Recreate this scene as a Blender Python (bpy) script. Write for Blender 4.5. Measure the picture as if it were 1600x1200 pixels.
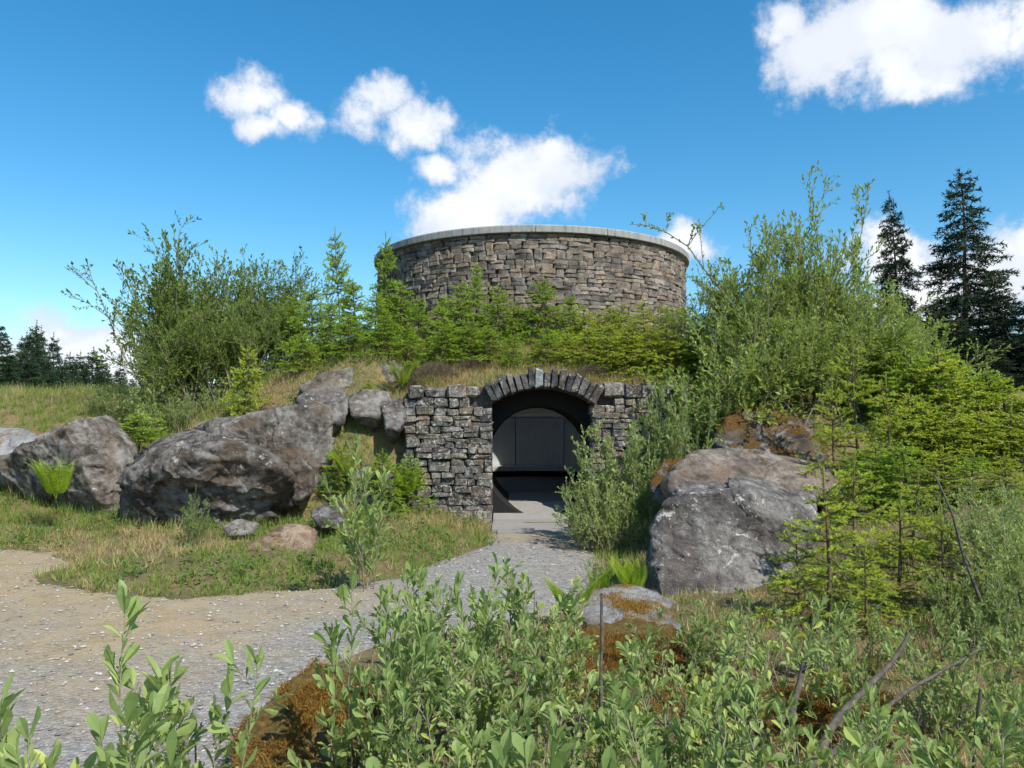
import bpy, bmesh, math
import numpy as np
from mathutils import Vector

for o in list(bpy.data.objects): bpy.data.objects.remove(o)
SC = bpy.context.scene
COL = SC.collection
R = math.radians
PI = math.pi

# ------------------------------------------------------------------ camera
EYE = 1.66; FPX = 1209.0; PITCH = R(3.08)
cd = bpy.data.cameras.new('camera'); cam = bpy.data.objects.new('camera', cd); COL.objects.link(cam)
cam.location = (0, 0, EYE); cam.rotation_euler = (R(90) + PITCH, 0, 0)
cd.sensor_width = 36; cd.lens = 36 * FPX / 1600; cd.clip_end = 20000; cd.clip_start = 0.05
SC.camera = cam

def raydir(px, py):
    u = (px - 800) / FPX; v = (600 - py) / FPX
    return np.array([u, math.cos(PITCH) - v * math.sin(PITCH), math.sin(PITCH) + v * math.cos(PITCH)])
def at(px, py, Y):
    d = raydir(px, py); t = Y / d[1]
    return np.array([d[0] * t, Y, EYE + d[2] * t])

# ------------------------------------------------------------------ sun, sky, exposure
SUN_EL = R(47); SUN_AZ = R(38)          # azimuth: to the right of straight behind the camera
sv = Vector((math.sin(SUN_AZ) * math.cos(SUN_EL), -math.cos(SUN_AZ) * math.cos(SUN_EL), math.sin(SUN_EL)))
ld = bpy.data.lights.new('sun', 'SUN'); ld.energy = 5.0; ld.angle = R(0.53); ld.color = (1.0, 0.95, 0.86)
sun = bpy.data.objects.new('sun', ld); COL.objects.link(sun)
sun.rotation_euler = sv.to_track_quat('Z', 'Y').to_euler()
SC.view_settings.view_transform = 'Standard'; SC.view_settings.look = 'None'
SC.view_settings.gamma = 1; SC.view_settings.use_curve_mapping = False
SC.view_settings.exposure = 0.42

W = bpy.data.worlds.new('World'); SC.world = W; W.use_nodes = True
nt = W.node_tree; nt.nodes.clear()
class NB:
    def __init__(s, t): s.t = t
    def n(s, typ, **kw):
        nd = s.t.nodes.new(typ)
        for k, v in kw.items():
            if hasattr(nd, k): setattr(nd, k, v)
        return nd
    def link(s, a, b): s.t.links.new(a, b)
    def setin(s, inp, v):
        if isinstance(v, bpy.types.NodeSocket): s.link(v, inp)
        elif v is not None: inp.default_value = v
    def math(s, op, a, b=None, c=None, clamp=False):
        nd = s.n('ShaderNodeMath', operation=op, use_clamp=clamp)
        s.setin(nd.inputs[0], a); s.setin(nd.inputs[1], b); s.setin(nd.inputs[2], c)
        return nd.outputs[0]
    def vmath(s, op, a, b=None, out=0):
        nd = s.n('ShaderNodeVectorMath', operation=op)
        s.setin(nd.inputs[0], a); s.setin(nd.inputs[1], b)
        return nd.outputs['Value'] if op in ('LENGTH', 'DOT_PRODUCT', 'DISTANCE') else nd.outputs[0]
    def noise(s, vec, scale, detail=4, rough=0.55, dist=0.0):
        nd = s.n('ShaderNodeTexNoise'); s.setin(nd.inputs['Vector'], vec)
        nd.inputs['Scale'].default_value = scale; nd.inputs['Detail'].default_value = detail
        nd.inputs['Roughness'].default_value = rough; nd.inputs['Distortion'].default_value = dist
        return nd.outputs['Fac']
    def ramp(s, fac, stops, interp='LINEAR'):
        nd = s.n('ShaderNodeValToRGB'); cr = nd.color_ramp; cr.interpolation = interp
        while len(cr.elements) < len(stops): cr.elements.new(0.5)
        for e, (p, c) in zip(cr.elements, stops):
            e.position = p; e.color = (c, c, c, 1) if isinstance(c, (int, float)) else (*c, 1)
        s.setin(nd.inputs[0], fac); return nd.outputs[0]
    def mix(s, fac, a, b, mode='MIX'):
        nd = s.n('ShaderNodeMix', data_type='RGBA', blend_type=mode)
        s.setin(nd.inputs[0], fac)
        for i, v in ((6, a), (7, b)):
            if isinstance(v, tuple) and len(v) == 3: v = (*v, 1)
            s.setin(nd.inputs[i], v)
        return nd.outputs[2]
    def mrange(s, v, a, b, c=0.0, d=1.0, smooth=False):
        nd = s.n('ShaderNodeMapRange'); nd.interpolation_type = 'SMOOTHSTEP' if smooth else 'LINEAR'
        s.setin(nd.inputs[0], v)
        for i, x in enumerate((a, b, c, d)): nd.inputs[i + 1].default_value = x
        return nd.outputs[0]

b = NB(nt)
sky = b.n('ShaderNodeTexSky', sky_type='NISHITA'); sky.sun_disc = False
sky.sun_elevation = SUN_EL; sky.sun_rotation = PI - SUN_AZ; sky.altitude = 200
sky.air_density = 1.1; sky.dust_density = 0.35; sky.ozone_density = 3.0
hs = b.n('ShaderNodeHueSaturation'); hs.inputs['Hue'].default_value = 0.49; hs.inputs['Saturation'].default_value = 1.36; hs.inputs['Value'].default_value = 1.06
b.link(sky.outputs[0], hs.inputs['Color'])
tc = b.n('ShaderNodeTexCoord'); gen = tc.outputs['Generated']
CLOUDS = [(1350,62,165,70),(1490,62,150,56),(1610,40,90,56),(1402,115,55,40),(1240,28,70,36),
          (392,150,78,46),(445,184,64,46),(412,204,64,30),(595,172,94,52),(640,200,80,42),
          (795,288,150,74),(880,262,110,48),(735,325,110,56),(665,266,62,34),
          (60,600,240,85),(30,575,170,62),(140,575,120,58),(185,620,100,80),(-20,570,120,55),
          (1385,404,74,46),(1065,382,76,30),(1590,425,100,66),(1450,480,150,70)]
warp = b.n('ShaderNodeTexNoise'); b.link(gen, warp.inputs['Vector']); warp.inputs['Scale'].default_value = 9; warp.inputs['Detail'].default_value = 3
wv = b.vmath('MULTIPLY', b.vmath('SUBTRACT', warp.outputs['Color'], (0.5, 0.5, 0.5)), (0.10, 0.07, 0.075))
gw = b.vmath('ADD', gen, wv)
def blob(c, rx, rz, prev, thin=0.0):
    k = (1 / rx, 1 / max(rx, rz), 1 / rz)
    nd = b.n('ShaderNodeVectorMath', operation='MULTIPLY_ADD'); b.link(gw, nd.inputs[0]); nd.inputs[1].default_value = k
    nd.inputs[2].default_value = tuple(-float(q) * w_ for q, w_ in zip(c, k))
    v = b.vmath('LENGTH', nd.outputs[0])
    if thin: v = b.math('ADD', v, thin)
    return v if prev is None else b.math('MINIMUM', prev, v)
cur = None
for (px, py, rx, ry) in CLOUDS:
    d = raydir(px, py); d = d / np.linalg.norm(d)
    cur = blob(d, 1.08 * rx / FPX * d[1], 1.08 * ry / FPX, cur, 0.16 if px < 700 and py < 300 else (-0.18 if px < 260 else 0.0))
rg = np.random.default_rng(5)
for i in range(10):                       # the same scattered fair-weather cloud all round the rest of the sky
    az = R(45) + rg.random() * R(270); el = R(4 + 50 * rg.random() ** 1.6)
    c = np.array([math.sin(az) * math.cos(el), math.cos(az) * math.cos(el), math.sin(el)])
    s = 0.06 + 0.09 * rg.random()
    cur = blob(c, s * 1.7, s * 0.8, cur)
cur = b.math('SUBTRACT', 1.0, cur)
n1 = b.noise(gen, 15, 7, 0.66)
dens = b.math('ADD', b.math('MULTIPLY', cur, 1.65), b.math('MULTIPLY', b.math('SUBTRACT', n1, 0.5), 3.0))
mask = b.mrange(dens, 0.0, 0.8, 0, 1, True)
core = b.mrange(dens, 0.3, 1.2, 0, 1, True)
ccol = b.mix(core, (4.3, 4.8, 5.7), (6.7, 6.8, 6.9))
ccol = b.mix(b.mrange(warp.outputs['Fac'], 0.42, 0.62, 0, 0.55), ccol, (4.3, 4.7, 5.5))
skyc = b.mix(b.math('MULTIPLY', mask, 0.96), hs.outputs[0], ccol)
bg = b.n('ShaderNodeBackground'); bg.inputs['Strength'].default_value = 0.125
b.link(skyc, bg.inputs['Color'])
wo = b.n('ShaderNodeOutputWorld'); b.link(bg.outputs[0], wo.inputs['Surface'])
W.cycles.sampling_method = 'NONE'; SC.cycles.use_adaptive_sampling = True; SC.cycles.adaptive_threshold = 0.03
SC.cycles.max_bounces = 7; SC.cycles.diffuse_bounces = 5; SC.cycles.glossy_bounces = 1
SC.cycles.transmission_bounces = 4; SC.cycles.use_denoising = True

# ------------------------------------------------------------------ numeric helpers
def ss(a, b_, x):
    t = np.clip((np.asarray(x, float) - a) / (b_ - a), 0, 1); return t * t * (3 - 2 * t)
def _hash(ix, iy, iz, seed):
    h = (ix.astype(np.int64) * 374761393 + iy.astype(np.int64) * 668265263 + iz.astype(np.int64) * 2147483647 + seed * 974711) & 0xffffffff
    h = ((h ^ (h >> 13)) * 1274126177) & 0xffffffff
    h = ((h ^ (h >> 16)) * 2246822519) & 0xffffffff
    return ((h ^ (h >> 15)) & 0xffffff) / float(0xffffff) * 2 - 1
def vnoise(p, seed=0):
    i = np.floor(p); f = p - i; f = f * f * f * (f * (f * 6 - 15) + 10); i = i.astype(np.int64)
    out = 0
    for dx in (0, 1):
        wx = f[:, 0] if dx else 1 - f[:, 0]
        for dy in (0, 1):
            wy = f[:, 1] if dy else 1 - f[:, 1]
            for dz in (0, 1):
                wz = f[:, 2] if dz else 1 - f[:, 2]
                out = out + wx * wy * wz * _hash(i[:, 0] + dx, i[:, 1] + dy, i[:, 2] + dz, seed)
    return out
def fbm(p, oct=4, seed=0, gain=0.5, ridged=False):
    a = 1.0; s = 0; tot = 0
    for k in range(oct):
        n = vnoise(p * (2.03 ** k) + 17.3 * k, seed + k)
        if ridged: n = 1 - 2 * np.abs(n)
        s = s + a * n; tot += a; a *= gain
    return s / tot
def fbm2(x, y, sc, oct=3, seed=0):
    x = np.asarray(x, float); y = np.asarray(y, float)
    sh = x.shape
    return fbm(np.stack([x.ravel() * sc, y.ravel() * sc, np.zeros(x.size) + 0.37], 1), oct, seed).reshape(sh)
def unit(v): return v / np.maximum(np.linalg.norm(v, axis=-1, keepdims=True), 1e-9)

PATH = np.array([(-.25,12.4),(-.3,11),(-.78,9.8),(-1.1,8.75),(-1.7,8.1),(-3.13,7.55),(-4.2,7.8),(-5.2,8.6),(-5.3,9.4),(-6.0,10.3),(-7.3,10.5),
                 (-12,10.0),(-26,10),(-26,-9),(-.5,-9),(-.8,2),(-1.25,3.75),(-1.45,4.6),(-1.3,5.5),(-.7,6.2),(.3,6.9),(.85,7.87),(1.0,9.3),(1.2,11),(1.25,12.4)])
def path_sd(x, y):
    """signed distance to the gravel: positive on it"""
    x = np.asarray(x, float); y = np.asarray(y, float)
    d = np.full(x.shape, 1e9); ins = np.zeros(x.shape, bool)
    for i in range(len(PATH)):
        ax, ay = PATH[i]; bx, by = PATH[(i + 1) % len(PATH)]
        ex, ey = bx - ax, by - ay
        t = np.clip(((x - ax) * ex + (y - ay) * ey) / (ex * ex + ey * ey), 0, 1)
        d = np.minimum(d, np.hypot(x - ax - t * ex, y - ay - t * ey))
        c = ((ay > y) != (by > y)) & (x < ex * (y - ay) / (ey if ey else 1e-9) + ax)
        ins ^= c
    return np.where(ins, d, -d)

CX, CY = 0.47, 19.0                        # centre of the round chamber
def ground(x, y):
    x = np.asarray(x, float); y = np.asarray(y, float)
    r = np.hypot(x - CX, y - CY)
    m = 3.15 * ss(10.8, 4.4, r)
    wl = ss(-2.7, -1.85, x) * ss(4.1, 3.2, x)
    rt = ss(2.5, 5.0, x)
    lo0 = 11.6 * (1 - rt) + 8.5 * rt; hi0 = 14.2 * (1 - rt) + 13.4 * rt
    lo = lo0 * (1 - wl) + 13.14 * wl; hi = hi0 * (1 - wl) + 13.3 * wl
    st = ss(lo, hi, y); m = m * st
    m = m * (1 - wl * (0.24 - 0.24 * ss(13.3, 15.4, y)))
    back = 2.25 * ss(11.6, 18.2, y)
    back = back * (1 - wl * (1 - st))
    k = 0.25
    h = np.logaddexp(m / k, back / k) * k - k * math.log(2) * np.exp(-np.maximum(m, back) / k)
    h = h + 1.0 * ss(1.7, 6.0, x) * ss(2.5, 9.0, y) * ss(16, 11, y)
    near = (np.abs(x) < 40) & (y < 40) & (y > -15)
    sd = np.full(x.shape, -3.0); sd[near] = path_sd(x[near], y[near])
    h = h + 0.17 * ss(0.0, 1.3, -sd)
    am = 0.02 + 0.10 * ss(0.2, 2.0, -sd)
    h = h + am * fbm2(x, y, 0.9, 3, 3) + 0.012 * fbm2(x, y, 5.0, 2, 9)
    far = ss(45, 400, np.hypot(x, y)); h = h + far * 10 * fbm2(x, y, 0.004, 3, 8)
    return h
def gz(x, y): return float(ground(np.array([x]), np.array([y]))[0])

# ------------------------------------------------------------------ object helpers
def mesh_np(name, v, f, mat=None, smooth=True):
    v = np.asarray(v, np.float32); f = np.asarray(f, np.int32); k = f.shape[1]
    me = bpy.data.meshes.new(name)
    me.vertices.add(len(v)); me.vertices.foreach_set('co', v.ravel())
    me.loops.add(f.size); me.loops.foreach_set('vertex_index', f.ravel())
    me.polygons.add(len(f)); me.polygons.foreach_set('loop_start', np.arange(0, f.size, k, dtype=np.int32))
    me.polygons.foreach_set('use_smooth', np.full(len(f), smooth))
    me.update(calc_edges=True)
    if mat: me.materials.append(mat)
    return me
def obj(name, me, parent=None, loc=None):
    o = bpy.data.objects.new(name, me); COL.objects.link(o)
    if parent: o.parent = parent
    if loc is not None: o.location = tuple(float(q) for q in loc)
    return o
def tag(o, label=None, cat=None, group=None, kind=None):
    if label: o['label'] = label
    if cat: o['category'] = cat
    if group: o['group'] = group
    if kind: o['kind'] = kind
    return o
def empty(name, loc, label=None, cat=None, group=None):
    o = obj(name, None, None, loc); o.empty_display_size = 0.1
    return tag(o, label, cat, group)
class Geo:
    def __init__(s): s.v = []; s.f = []; s.n = 0
    def add(s, v, f):
        s.v.append(np.asarray(v, float).reshape(-1, 3)); s.f.append(np.asarray(f, np.int64) + s.n); s.n += len(s.v[-1])
    def mesh(s, name, mat, smooth=True):
        return mesh_np(name, np.concatenate(s.v), np.concatenate(s.f), mat, smooth)
def tube(g, pts, rad, k=4):
    pts = np.asarray(pts, float); n = len(pts); rad = np.broadcast_to(rad, (n,))
    t = unit(np.gradient(pts, axis=0)); ref = np.array([0.31, 0.95, 0.05]) if abs(t[0][2]) > 0.5 else np.array([0.05, 0.1, 1.0])
    a = unit(np.cross(t, ref)); c = np.cross(t, a)
    ang = np.arange(k) * 2 * PI / k
    v = pts[:, None] + rad[:, None, None] * (np.cos(ang)[None, :, None] * a[:, None] + np.sin(ang)[None, :, None] * c[:, None])
    f = []
    for i in range(n - 1):
        for j in range(k):
            q = i * k + j; r_ = i * k + (j + 1) % k
            f += [(q, r_, r_ + k), (q, r_ + k, q + k)]
    g.add(v, f)
T_NEEDLE = (np.array([(0, -.5, 0), (0, .5, 0), (1, 0, 0)], float), np.array([(0, 1, 2)]))
T_LEAF2 = (np.array([(0, 0, 0), (.55, .5, .1), (1, 0, 0), (.55, -.5, .1)], float), np.array([(0, 3, 2), (0, 2, 1)]))
T_LEAF = (np.array([(0, 0, 0), (.3, .26, .05), (.66, .47, .07), (.89, .3, .0), (1, 0, -.06), (.89, -.3, .0), (.66, -.47, .07), (.3, -.26, .05), (.35, 0, -.01), (.72, 0, -.015)], float),
          np.array([(0, 8, 1), (0, 7, 8), (1, 8, 2), (8, 9, 2), (7, 6, 8), (8, 6, 9), (2, 9, 3), (9, 4, 3), (9, 6, 5), (9, 5, 4)]))
T_BLADE = (np.array([(0, -.5, 0), (0, .5, 0), (.5, -.38, .09), (.5, .38, .09), (1, 0, -.12)], float), np.array([(0, 1, 3), (0, 3, 2), (2, 3, 4)]))
def cards(g, P, D, N, L, Wd, T):
    P = np.asarray(P, float)
    if len(P) == 0: return
    D = unit(np.asarray(D, float)); S = unit(np.cross(N, D)); N = np.cross(D, S)
    tv, tf = T; L = np.broadcast_to(L, (len(P),)); Wd = np.broadcast_to(Wd, (len(P),))
    v = P[:, None] + tv[None, :, 0, None] * L[:, None, None] * D[:, None] + tv[None, :, 1, None] * Wd[:, None, None] * S[:, None] + tv[None, :, 2, None] * L[:, None, None] * N[:, None]
    f = tf[None] + (np.arange(len(P)) * len(tv))[:, None, None]
    g.add(v.reshape(-1, 3), f.reshape(-1, 3))

# ------------------------------------------------------------------ materials
def mat(name):
    m = bpy.data.materials.new(name); m.use_nodes = True; m.node_tree.nodes.clear()
    return m, NB(m.node_tree)
def finish(nb, col, rough=0.85, bump=None, bstr=0.4, bdist=0.02, spec=0.3):
    p = nb.n('ShaderNodeBsdfPrincipled'); nb.setin(p.inputs['Base Color'], (*col, 1) if isinstance(col, tuple) else col)
    nb.setin(p.inputs['Roughness'], rough); p.inputs['Specular IOR Level'].default_value = spec
    if bump is not None:
        bn = nb.n('ShaderNodeBump'); bn.inputs['Strength'].default_value = bstr; bn.inputs['Distance'].default_value = bdist
        nb.setin(bn.inputs['Height'], bump); nb.link(bn.outputs[0], p.inputs['Normal'])
    o = nb.n('ShaderNodeOutputMaterial'); nb.link(p.outputs[0], o.inputs['Surface'])
def objpos(nb, world=True):
    if world: return nb.n('ShaderNodeNewGeometry').outputs['Position']
    return nb.n('ShaderNodeTexCoord').outputs['Object']
def leaf_mat(name, ca, cb, trans=0.35, rough=0.5, cc=None):
    m, nb = mat(name)
    g = nb.n('ShaderNodeNewGeometry'); oi = nb.n('ShaderNodeObjectInfo')
    fac = nb.math('ADD', nb.math('MULTIPLY', g.outputs['Random Per Island'], 0.6), nb.math('MULTIPLY', oi.outputs['Random'], 0.4))
    stops = [(0.0, ca), (0.9, cb)] if cc is None else [(0.0, ca), (0.8, cb), (0.97, cc)]
    c = nb.ramp(fac, stops)
    p = nb.n('ShaderNodeBsdfPrincipled'); nb.link(c, p.inputs['Base Color']); p.inputs['Roughness'].default_value = rough
    p.inputs['Specular IOR Level'].default_value = 0.18
    t = nb.n('ShaderNodeBsdfTranslucent'); nb.link(nb.mix(0.6, c, tuple(min(1, q * 1.5) for q in (cb[0] * 1.2, cb[1], cb[2] * .6))), t.inputs['Color'])
    mx = nb.n('ShaderNodeMixShader'); mx.inputs[0].default_value = trans
    nb.link(p.outputs[0], mx.inputs[1]); nb.link(t.outputs[0], mx.inputs[2])
    o = nb.n('ShaderNodeOutputMaterial'); nb.link(mx.outputs[0], o.inputs['Surface'])
    return m
def bark_mat(name, ca, cb):
    m, nb = mat(name); n = nb.noise(objpos(nb), 40, 4)
    finish(nb, nb.ramp(n, [(0.3, ca), (0.7, cb)]), 0.9, n, 0.5, 0.005); return m
def rock_mat(name, dark, mid, light, lichen=0.5, moss=0.0, tint=(0.13, 0.09, 0.06), rnd=None, scale=1.0, mosscol=(0.20, 0.10, 0.02), strata=0.35):
    """weathered stone; rnd = 'object' or 'island' varies the colour from stone to stone"""
    m, nb = mat(name); geo = nb.n('ShaderNodeNewGeometry'); pos = geo.outputs['Position']
    n1 = nb.noise(pos, 2.2 * scale, 7, 0.62, 0.4); n2 = nb.noise(pos, 9 * scale, 6, 0.65); n3 = nb.noise(pos, 48 * scale, 5, 0.75)
    c = nb.ramp(nb.math('ADD', nb.math('MULTIPLY', n1, 0.6), nb.math('MULTIPLY', n2, 0.4)), [(0.40, dark), (0.49, mid), (0.57, light)])
    nt_ = nb.noise(pos, 1.4 * scale, 4, 0.6, 0.6)
    c = nb.mix(nb.mrange(nt_, 0.48, 0.66, 0, 0.75, True), c, tint)
    if rnd:
        rv = nb.n('ShaderNodeObjectInfo').outputs['Random'] if rnd == 'object' else geo.outputs['Random Per Island']
        tone = nb.ramp(rv, [(0.0, (0.5, 0.5, 0.53)), (0.25, (0.82, 0.8, 0.8)), (0.5, (1.1, 1.03, 0.94)), (0.75, (0.88, 0.91, 0.97)), (0.95, (1.3, 1.14, 0.95))], 'LINEAR')
        c = nb.mix(1.0, c, tone, 'MULTIPLY')
    # fine pits and cracks are darker in the grain
    c = nb.mix(nb.mrange(n3, 0.38, 0.5, 0.45, 0.0), c, tuple(q * 0.45 for q in dark))
    if lichen > 0:
        big = nb.noise(pos, 4.3 * scale, 8, 0.66, 0.8); fl = nb.noise(pos, 21 * scale, 5, 0.7)
        big = nb.math('ADD', big, nb.math('MULTIPLY', nb.math('SUBTRACT', fl, 0.5), 0.55))
        cov = nb.math('MAXIMUM', nb.mrange(big, 0.705 - 0.075 * lichen, 0.735 - 0.075 * lichen, 0, 1), nb.mrange(fl, 0.69 - 0.07 * lichen, 0.74 - 0.07 * lichen, 0, 0.8))
        cov = nb.math('MULTIPLY', cov, nb.mrange(n3, 0.36, 0.52, 0.25, 1.0))
        c = nb.mix(nb.math('MULTIPLY', cov, 0.85), c, nb.ramp(n2, [(0.35, (0.36, 0.33, 0.27)), (0.6, (0.50, 0.50, 0.46))]))
    bump = nb.math('ADD', nb.math('MULTIPLY', n2, 0.7), nb.math('MULTIPLY', n3, 0.5))
    if strata > 0:
        mp = nb.n('ShaderNodeMapping'); mp.inputs['Rotation'].default_value = (0.22, 0.3, 0); mp.inputs['Scale'].default_value = (1.2, 1.2, 4.2); nb.link(pos, mp.inputs['Vector'])
        w = nb.noise(mp.outputs[0], 1.7 * scale, 6, 0.65, 0.5)
        bump = nb.math('ADD', bump, nb.math('MULTIPLY', w, strata * 2.0))
        c = nb.mix(nb.mrange(w, 0.30, 0.38, 0.7 * min(1, strata * 2), 0.0), c, tuple(q * 0.4 for q in dark))
    if moss > 0:
        sx = nb.n('ShaderNodeSeparateXYZ'); nb.link(geo.outputs['Normal'], sx.inputs[0])
        mm = nb.math('ADD', nb.math('MULTIPLY', sx.outputs['Z'], 0.35), nb.math('MULTIPLY', nb.noise(pos, 2.6, 6, 0.65), 1.0))
        mk = nb.mrange(mm, 1.05 - moss * 0.55, 1.12 - moss * 0.55, 0, 1)
        mc = nb.ramp(nb.noise(pos, 30, 5, 0.7), [(0.3, tuple(q * .35 for q in mosscol)), (0.55, mosscol), (0.75, tuple(q * 1.7 for q in mosscol))])
        c = nb.mix(mk, c, mc); bump = nb.math('ADD', bump, nb.math('MULTIPLY', mk, nb.math('MULTIPLY', nb.noise(pos, 90, 3, 0.8), 1.2)))
    finish(nb, c, 0.88, bump, 0.9, 0.045); return m

M = {}
M['leaf_far'] = leaf_mat('willow leaf', (0.075, 0.135, 0.028), (0.21, 0.295, 0.06), 0.43, 0.45)
M['leaf_pale'] = leaf_mat('pale willow leaf', (0.13, 0.20, 0.045), (0.30, 0.395, 0.10), 0.44, 0.42)
M['leaf_near'] = leaf_mat('sallow leaf', (0.10, 0.16, 0.045), (0.32, 0.41, 0.145), 0.42, 0.42, (0.46, 0.50, 0.10))
M['needle'] = leaf_mat('spruce needle', (0.05, 0.115, 0.022), (0.15, 0.25, 0.045), 0.36, 0.5)
M['shoot'] = leaf_mat('fresh spruce shoot', (0.18, 0.31, 0.03), (0.35, 0.50, 0.055), 0.42, 0.5)
M['shoot_yellow'] = leaf_mat('yellow spruce shoot', (0.25, 0.335, 0.03), (0.48, 0.57, 0.075), 0.42, 0.5)
M['needle_dark'] = leaf_mat('dark spruce needle', (0.010, 0.028, 0.016), (0.030, 0.060, 0.028), 0.12, 0.55)
M['needle_far'] = leaf_mat('far spruce needle', (0.016, 0.042, 0.024), (0.042, 0.085, 0.036), 0.15, 0.55)
M['fern'] = leaf_mat('fern frond', (0.2, 0.32, 0.025), (0.38, 0.5, 0.05), 0.45, 0.5)
M['heather'] = leaf_mat('heather twig', (0.06, 0.042, 0.035), (0.16, 0.12, 0.085), 0.1, 0.8)
M['grass'] = leaf_mat('green grass', (0.085, 0.145, 0.025), (0.25, 0.32, 0.07), 0.35, 0.55, (0.36, 0.30, 0.14))
M['straw'] = leaf_mat('dry grass', (0.24, 0.18, 0.075), (0.47, 0.385, 0.20), 0.3, 0.6, (0.28, 0.14, 0.045))
M['mossfuzz'] = leaf_mat('moss', (0.10, 0.045, 0.01), (0.36, 0.22, 0.05), 0.2, 0.8)
M['herb'] = leaf_mat('herb leaf', (0.05, 0.13, 0.02), (0.14, 0.25, 0.05), 0.35, 0.5)
M['petal'] = leaf_mat('pink petal', (0.35, 0.10, 0.30), (0.55, 0.25, 0.45), 0.3, 0.6)
M['bark'] = bark_mat('willow bark', (0.12, 0.10, 0.075), (0.30, 0.26, 0.20))
M['bark_old'] = bark_mat('old willow bark', (0.05, 0.042, 0.034), (0.13, 0.11, 0.088))
M['bark_spruce'] = bark_mat('spruce bark', (0.07, 0.05, 0.03), (0.17, 0.12, 0.07))
M['rock'] = rock_mat('boulder stone', (0.042, 0.035, 0.028), (0.135, 0.119, 0.102), (0.25, 0.232, 0.208), 0.6)
M['rock_warm'] = rock_mat('warm slab stone', (0.06, 0.046, 0.036), (0.15, 0.122, 0.098), (0.26, 0.225, 0.19), 0.3, tint=(0.19, 0.13, 0.09))
M['rock_brown'] = rock_mat('brown boulder stone', (0.026, 0.021, 0.018), (0.09, 0.077, 0.067), (0.2, 0.19, 0.18), 0.75, tint=(0.10, 0.072, 0.048), strata=0.5)
M['rock_lichen'] = rock_mat('lichened boulder stone', (0.05, 0.043, 0.04), (0.125, 0.114, 0.106), (0.23, 0.215, 0.198), 1.0, 0.0, tint=(0.14, 0.115, 0.10))
M['rock_slab'] = rock_mat('grey slab stone', (0.14, 0.14, 0.14), (0.22, 0.22, 0.225), (0.31, 0.31, 0.31), 0.15, 0.42, tint=(0.20, 0.18, 0.15), mosscol=(0.34, 0.20, 0.04))
M['rock_moss'] = rock_mat('mossy stone', (0.05, 0.047, 0.046), (0.13, 0.125, 0.12), (0.22, 0.21, 0.2), 0.3, 0.95, mosscol=(0.22, 0.14, 0.035))
M['rock_tan'] = rock_mat('tan stone', (0.13, 0.085, 0.055), (0.24, 0.165, 0.11), (0.33, 0.25, 0.18), 0.1, 0.3)
M['rock_black'] = rock_mat('black mossy boulder stone', (0.028, 0.026, 0.028), (0.065, 0.06, 0.062), (0.2, 0.2, 0.2), 0.55, 0.62, mosscol=(0.17, 0.09, 0.02))
M['wall_stone'] = rock_mat('facade stone', (0.045, 0.042, 0.04), (0.115, 0.108, 0.10), (0.24, 0.225, 0.20), 1.9, tint=(0.16, 0.115, 0.075), rnd='object', scale=1.6, strata=0.1)
M['arch_stone'] = rock_mat('arch stone', (0.04, 0.04, 0.044), (0.095, 0.093, 0.098), (0.18, 0.175, 0.17), 1.1, tint=(0.085, 0.08, 0.08), rnd='object', scale=1.8, strata=0.1)
M['drum_stone'] = rock_mat('drum stone', (0.115, 0.10, 0.088), (0.215, 0.185, 0.155), (0.33, 0.295, 0.255), 0.22, tint=(0.22, 0.175, 0.135), rnd='object', scale=1.4, strata=0.05)
M['drum_stone_i'] = rock_mat('drum stone mass', (0.115, 0.10, 0.088), (0.215, 0.185, 0.155), (0.33, 0.295, 0.255), 0.22, tint=(0.22, 0.175, 0.135), rnd='island', scale=1.4, strata=0.05)
m, nb = mat('deep joint'); n = nb.noise(objpos(nb), 20, 4); finish(nb, nb.ramp(n, [(0.3, (0.045, 0.04, 0.035)), (0.7, (0.10, 0.088, 0.075))]), 0.95, n, 0.6, 0.02); M['joint'] = m
def concrete(name, a, c_, stain=0.3):
    m, nb = mat(name); pos = objpos(nb); n = nb.noise(pos, 3.0, 7, 0.65); n2 = nb.noise(pos, 45, 4, 0.7)
    mp = nb.n('ShaderNodeMapping'); mp.inputs['Scale'].default_value = (5, 5, 0.7); nb.link(pos, mp.inputs['Vector'])
    st = nb.noise(mp.outputs[0], 3, 6, 0.7)
    c = nb.mix(n, (*a, 1), (*c_, 1)); c = nb.mix(nb.mrange(st, 0.5, 0.72, 0, stain), c, tuple(q * .35 for q in a))
    c = nb.mix(nb.mrange(n2, 0.6, 0.72, 0, stain), c, tuple(q * .3 for q in a))
    finish(nb, c, 0.85, n2, 0.3, 0.01); return m
M['cap'] = concrete('cap concrete', (0.20, 0.20, 0.19), (0.36, 0.36, 0.345), 0.9)
M['floor_conc'] = concrete('floor concrete', (0.19, 0.183, 0.172), (0.28, 0.27, 0.255), 0.3)
M['panel'] = concrete('chamber panel concrete', (0.34, 0.35, 0.35), (0.43, 0.442, 0.442), 0.35)
M['tunnel'] = concrete('shade-darkened concrete', (0.008, 0.008, 0.0085), (0.014, 0.014, 0.014), 0.3)  # near-black: the shade inside the tunnel and under the bench put into the colour
M['shade_floor'] = concrete('dark floor', (0.06, 0.06, 0.06), (0.1, 0.1, 0.1), 0.3)  # chamber floor's shade is put into this dark base colour
M['plaster'] = concrete('chamber plaster', (0.68, 0.69, 0.70), (0.78, 0.79, 0.80), 0.05)

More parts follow.
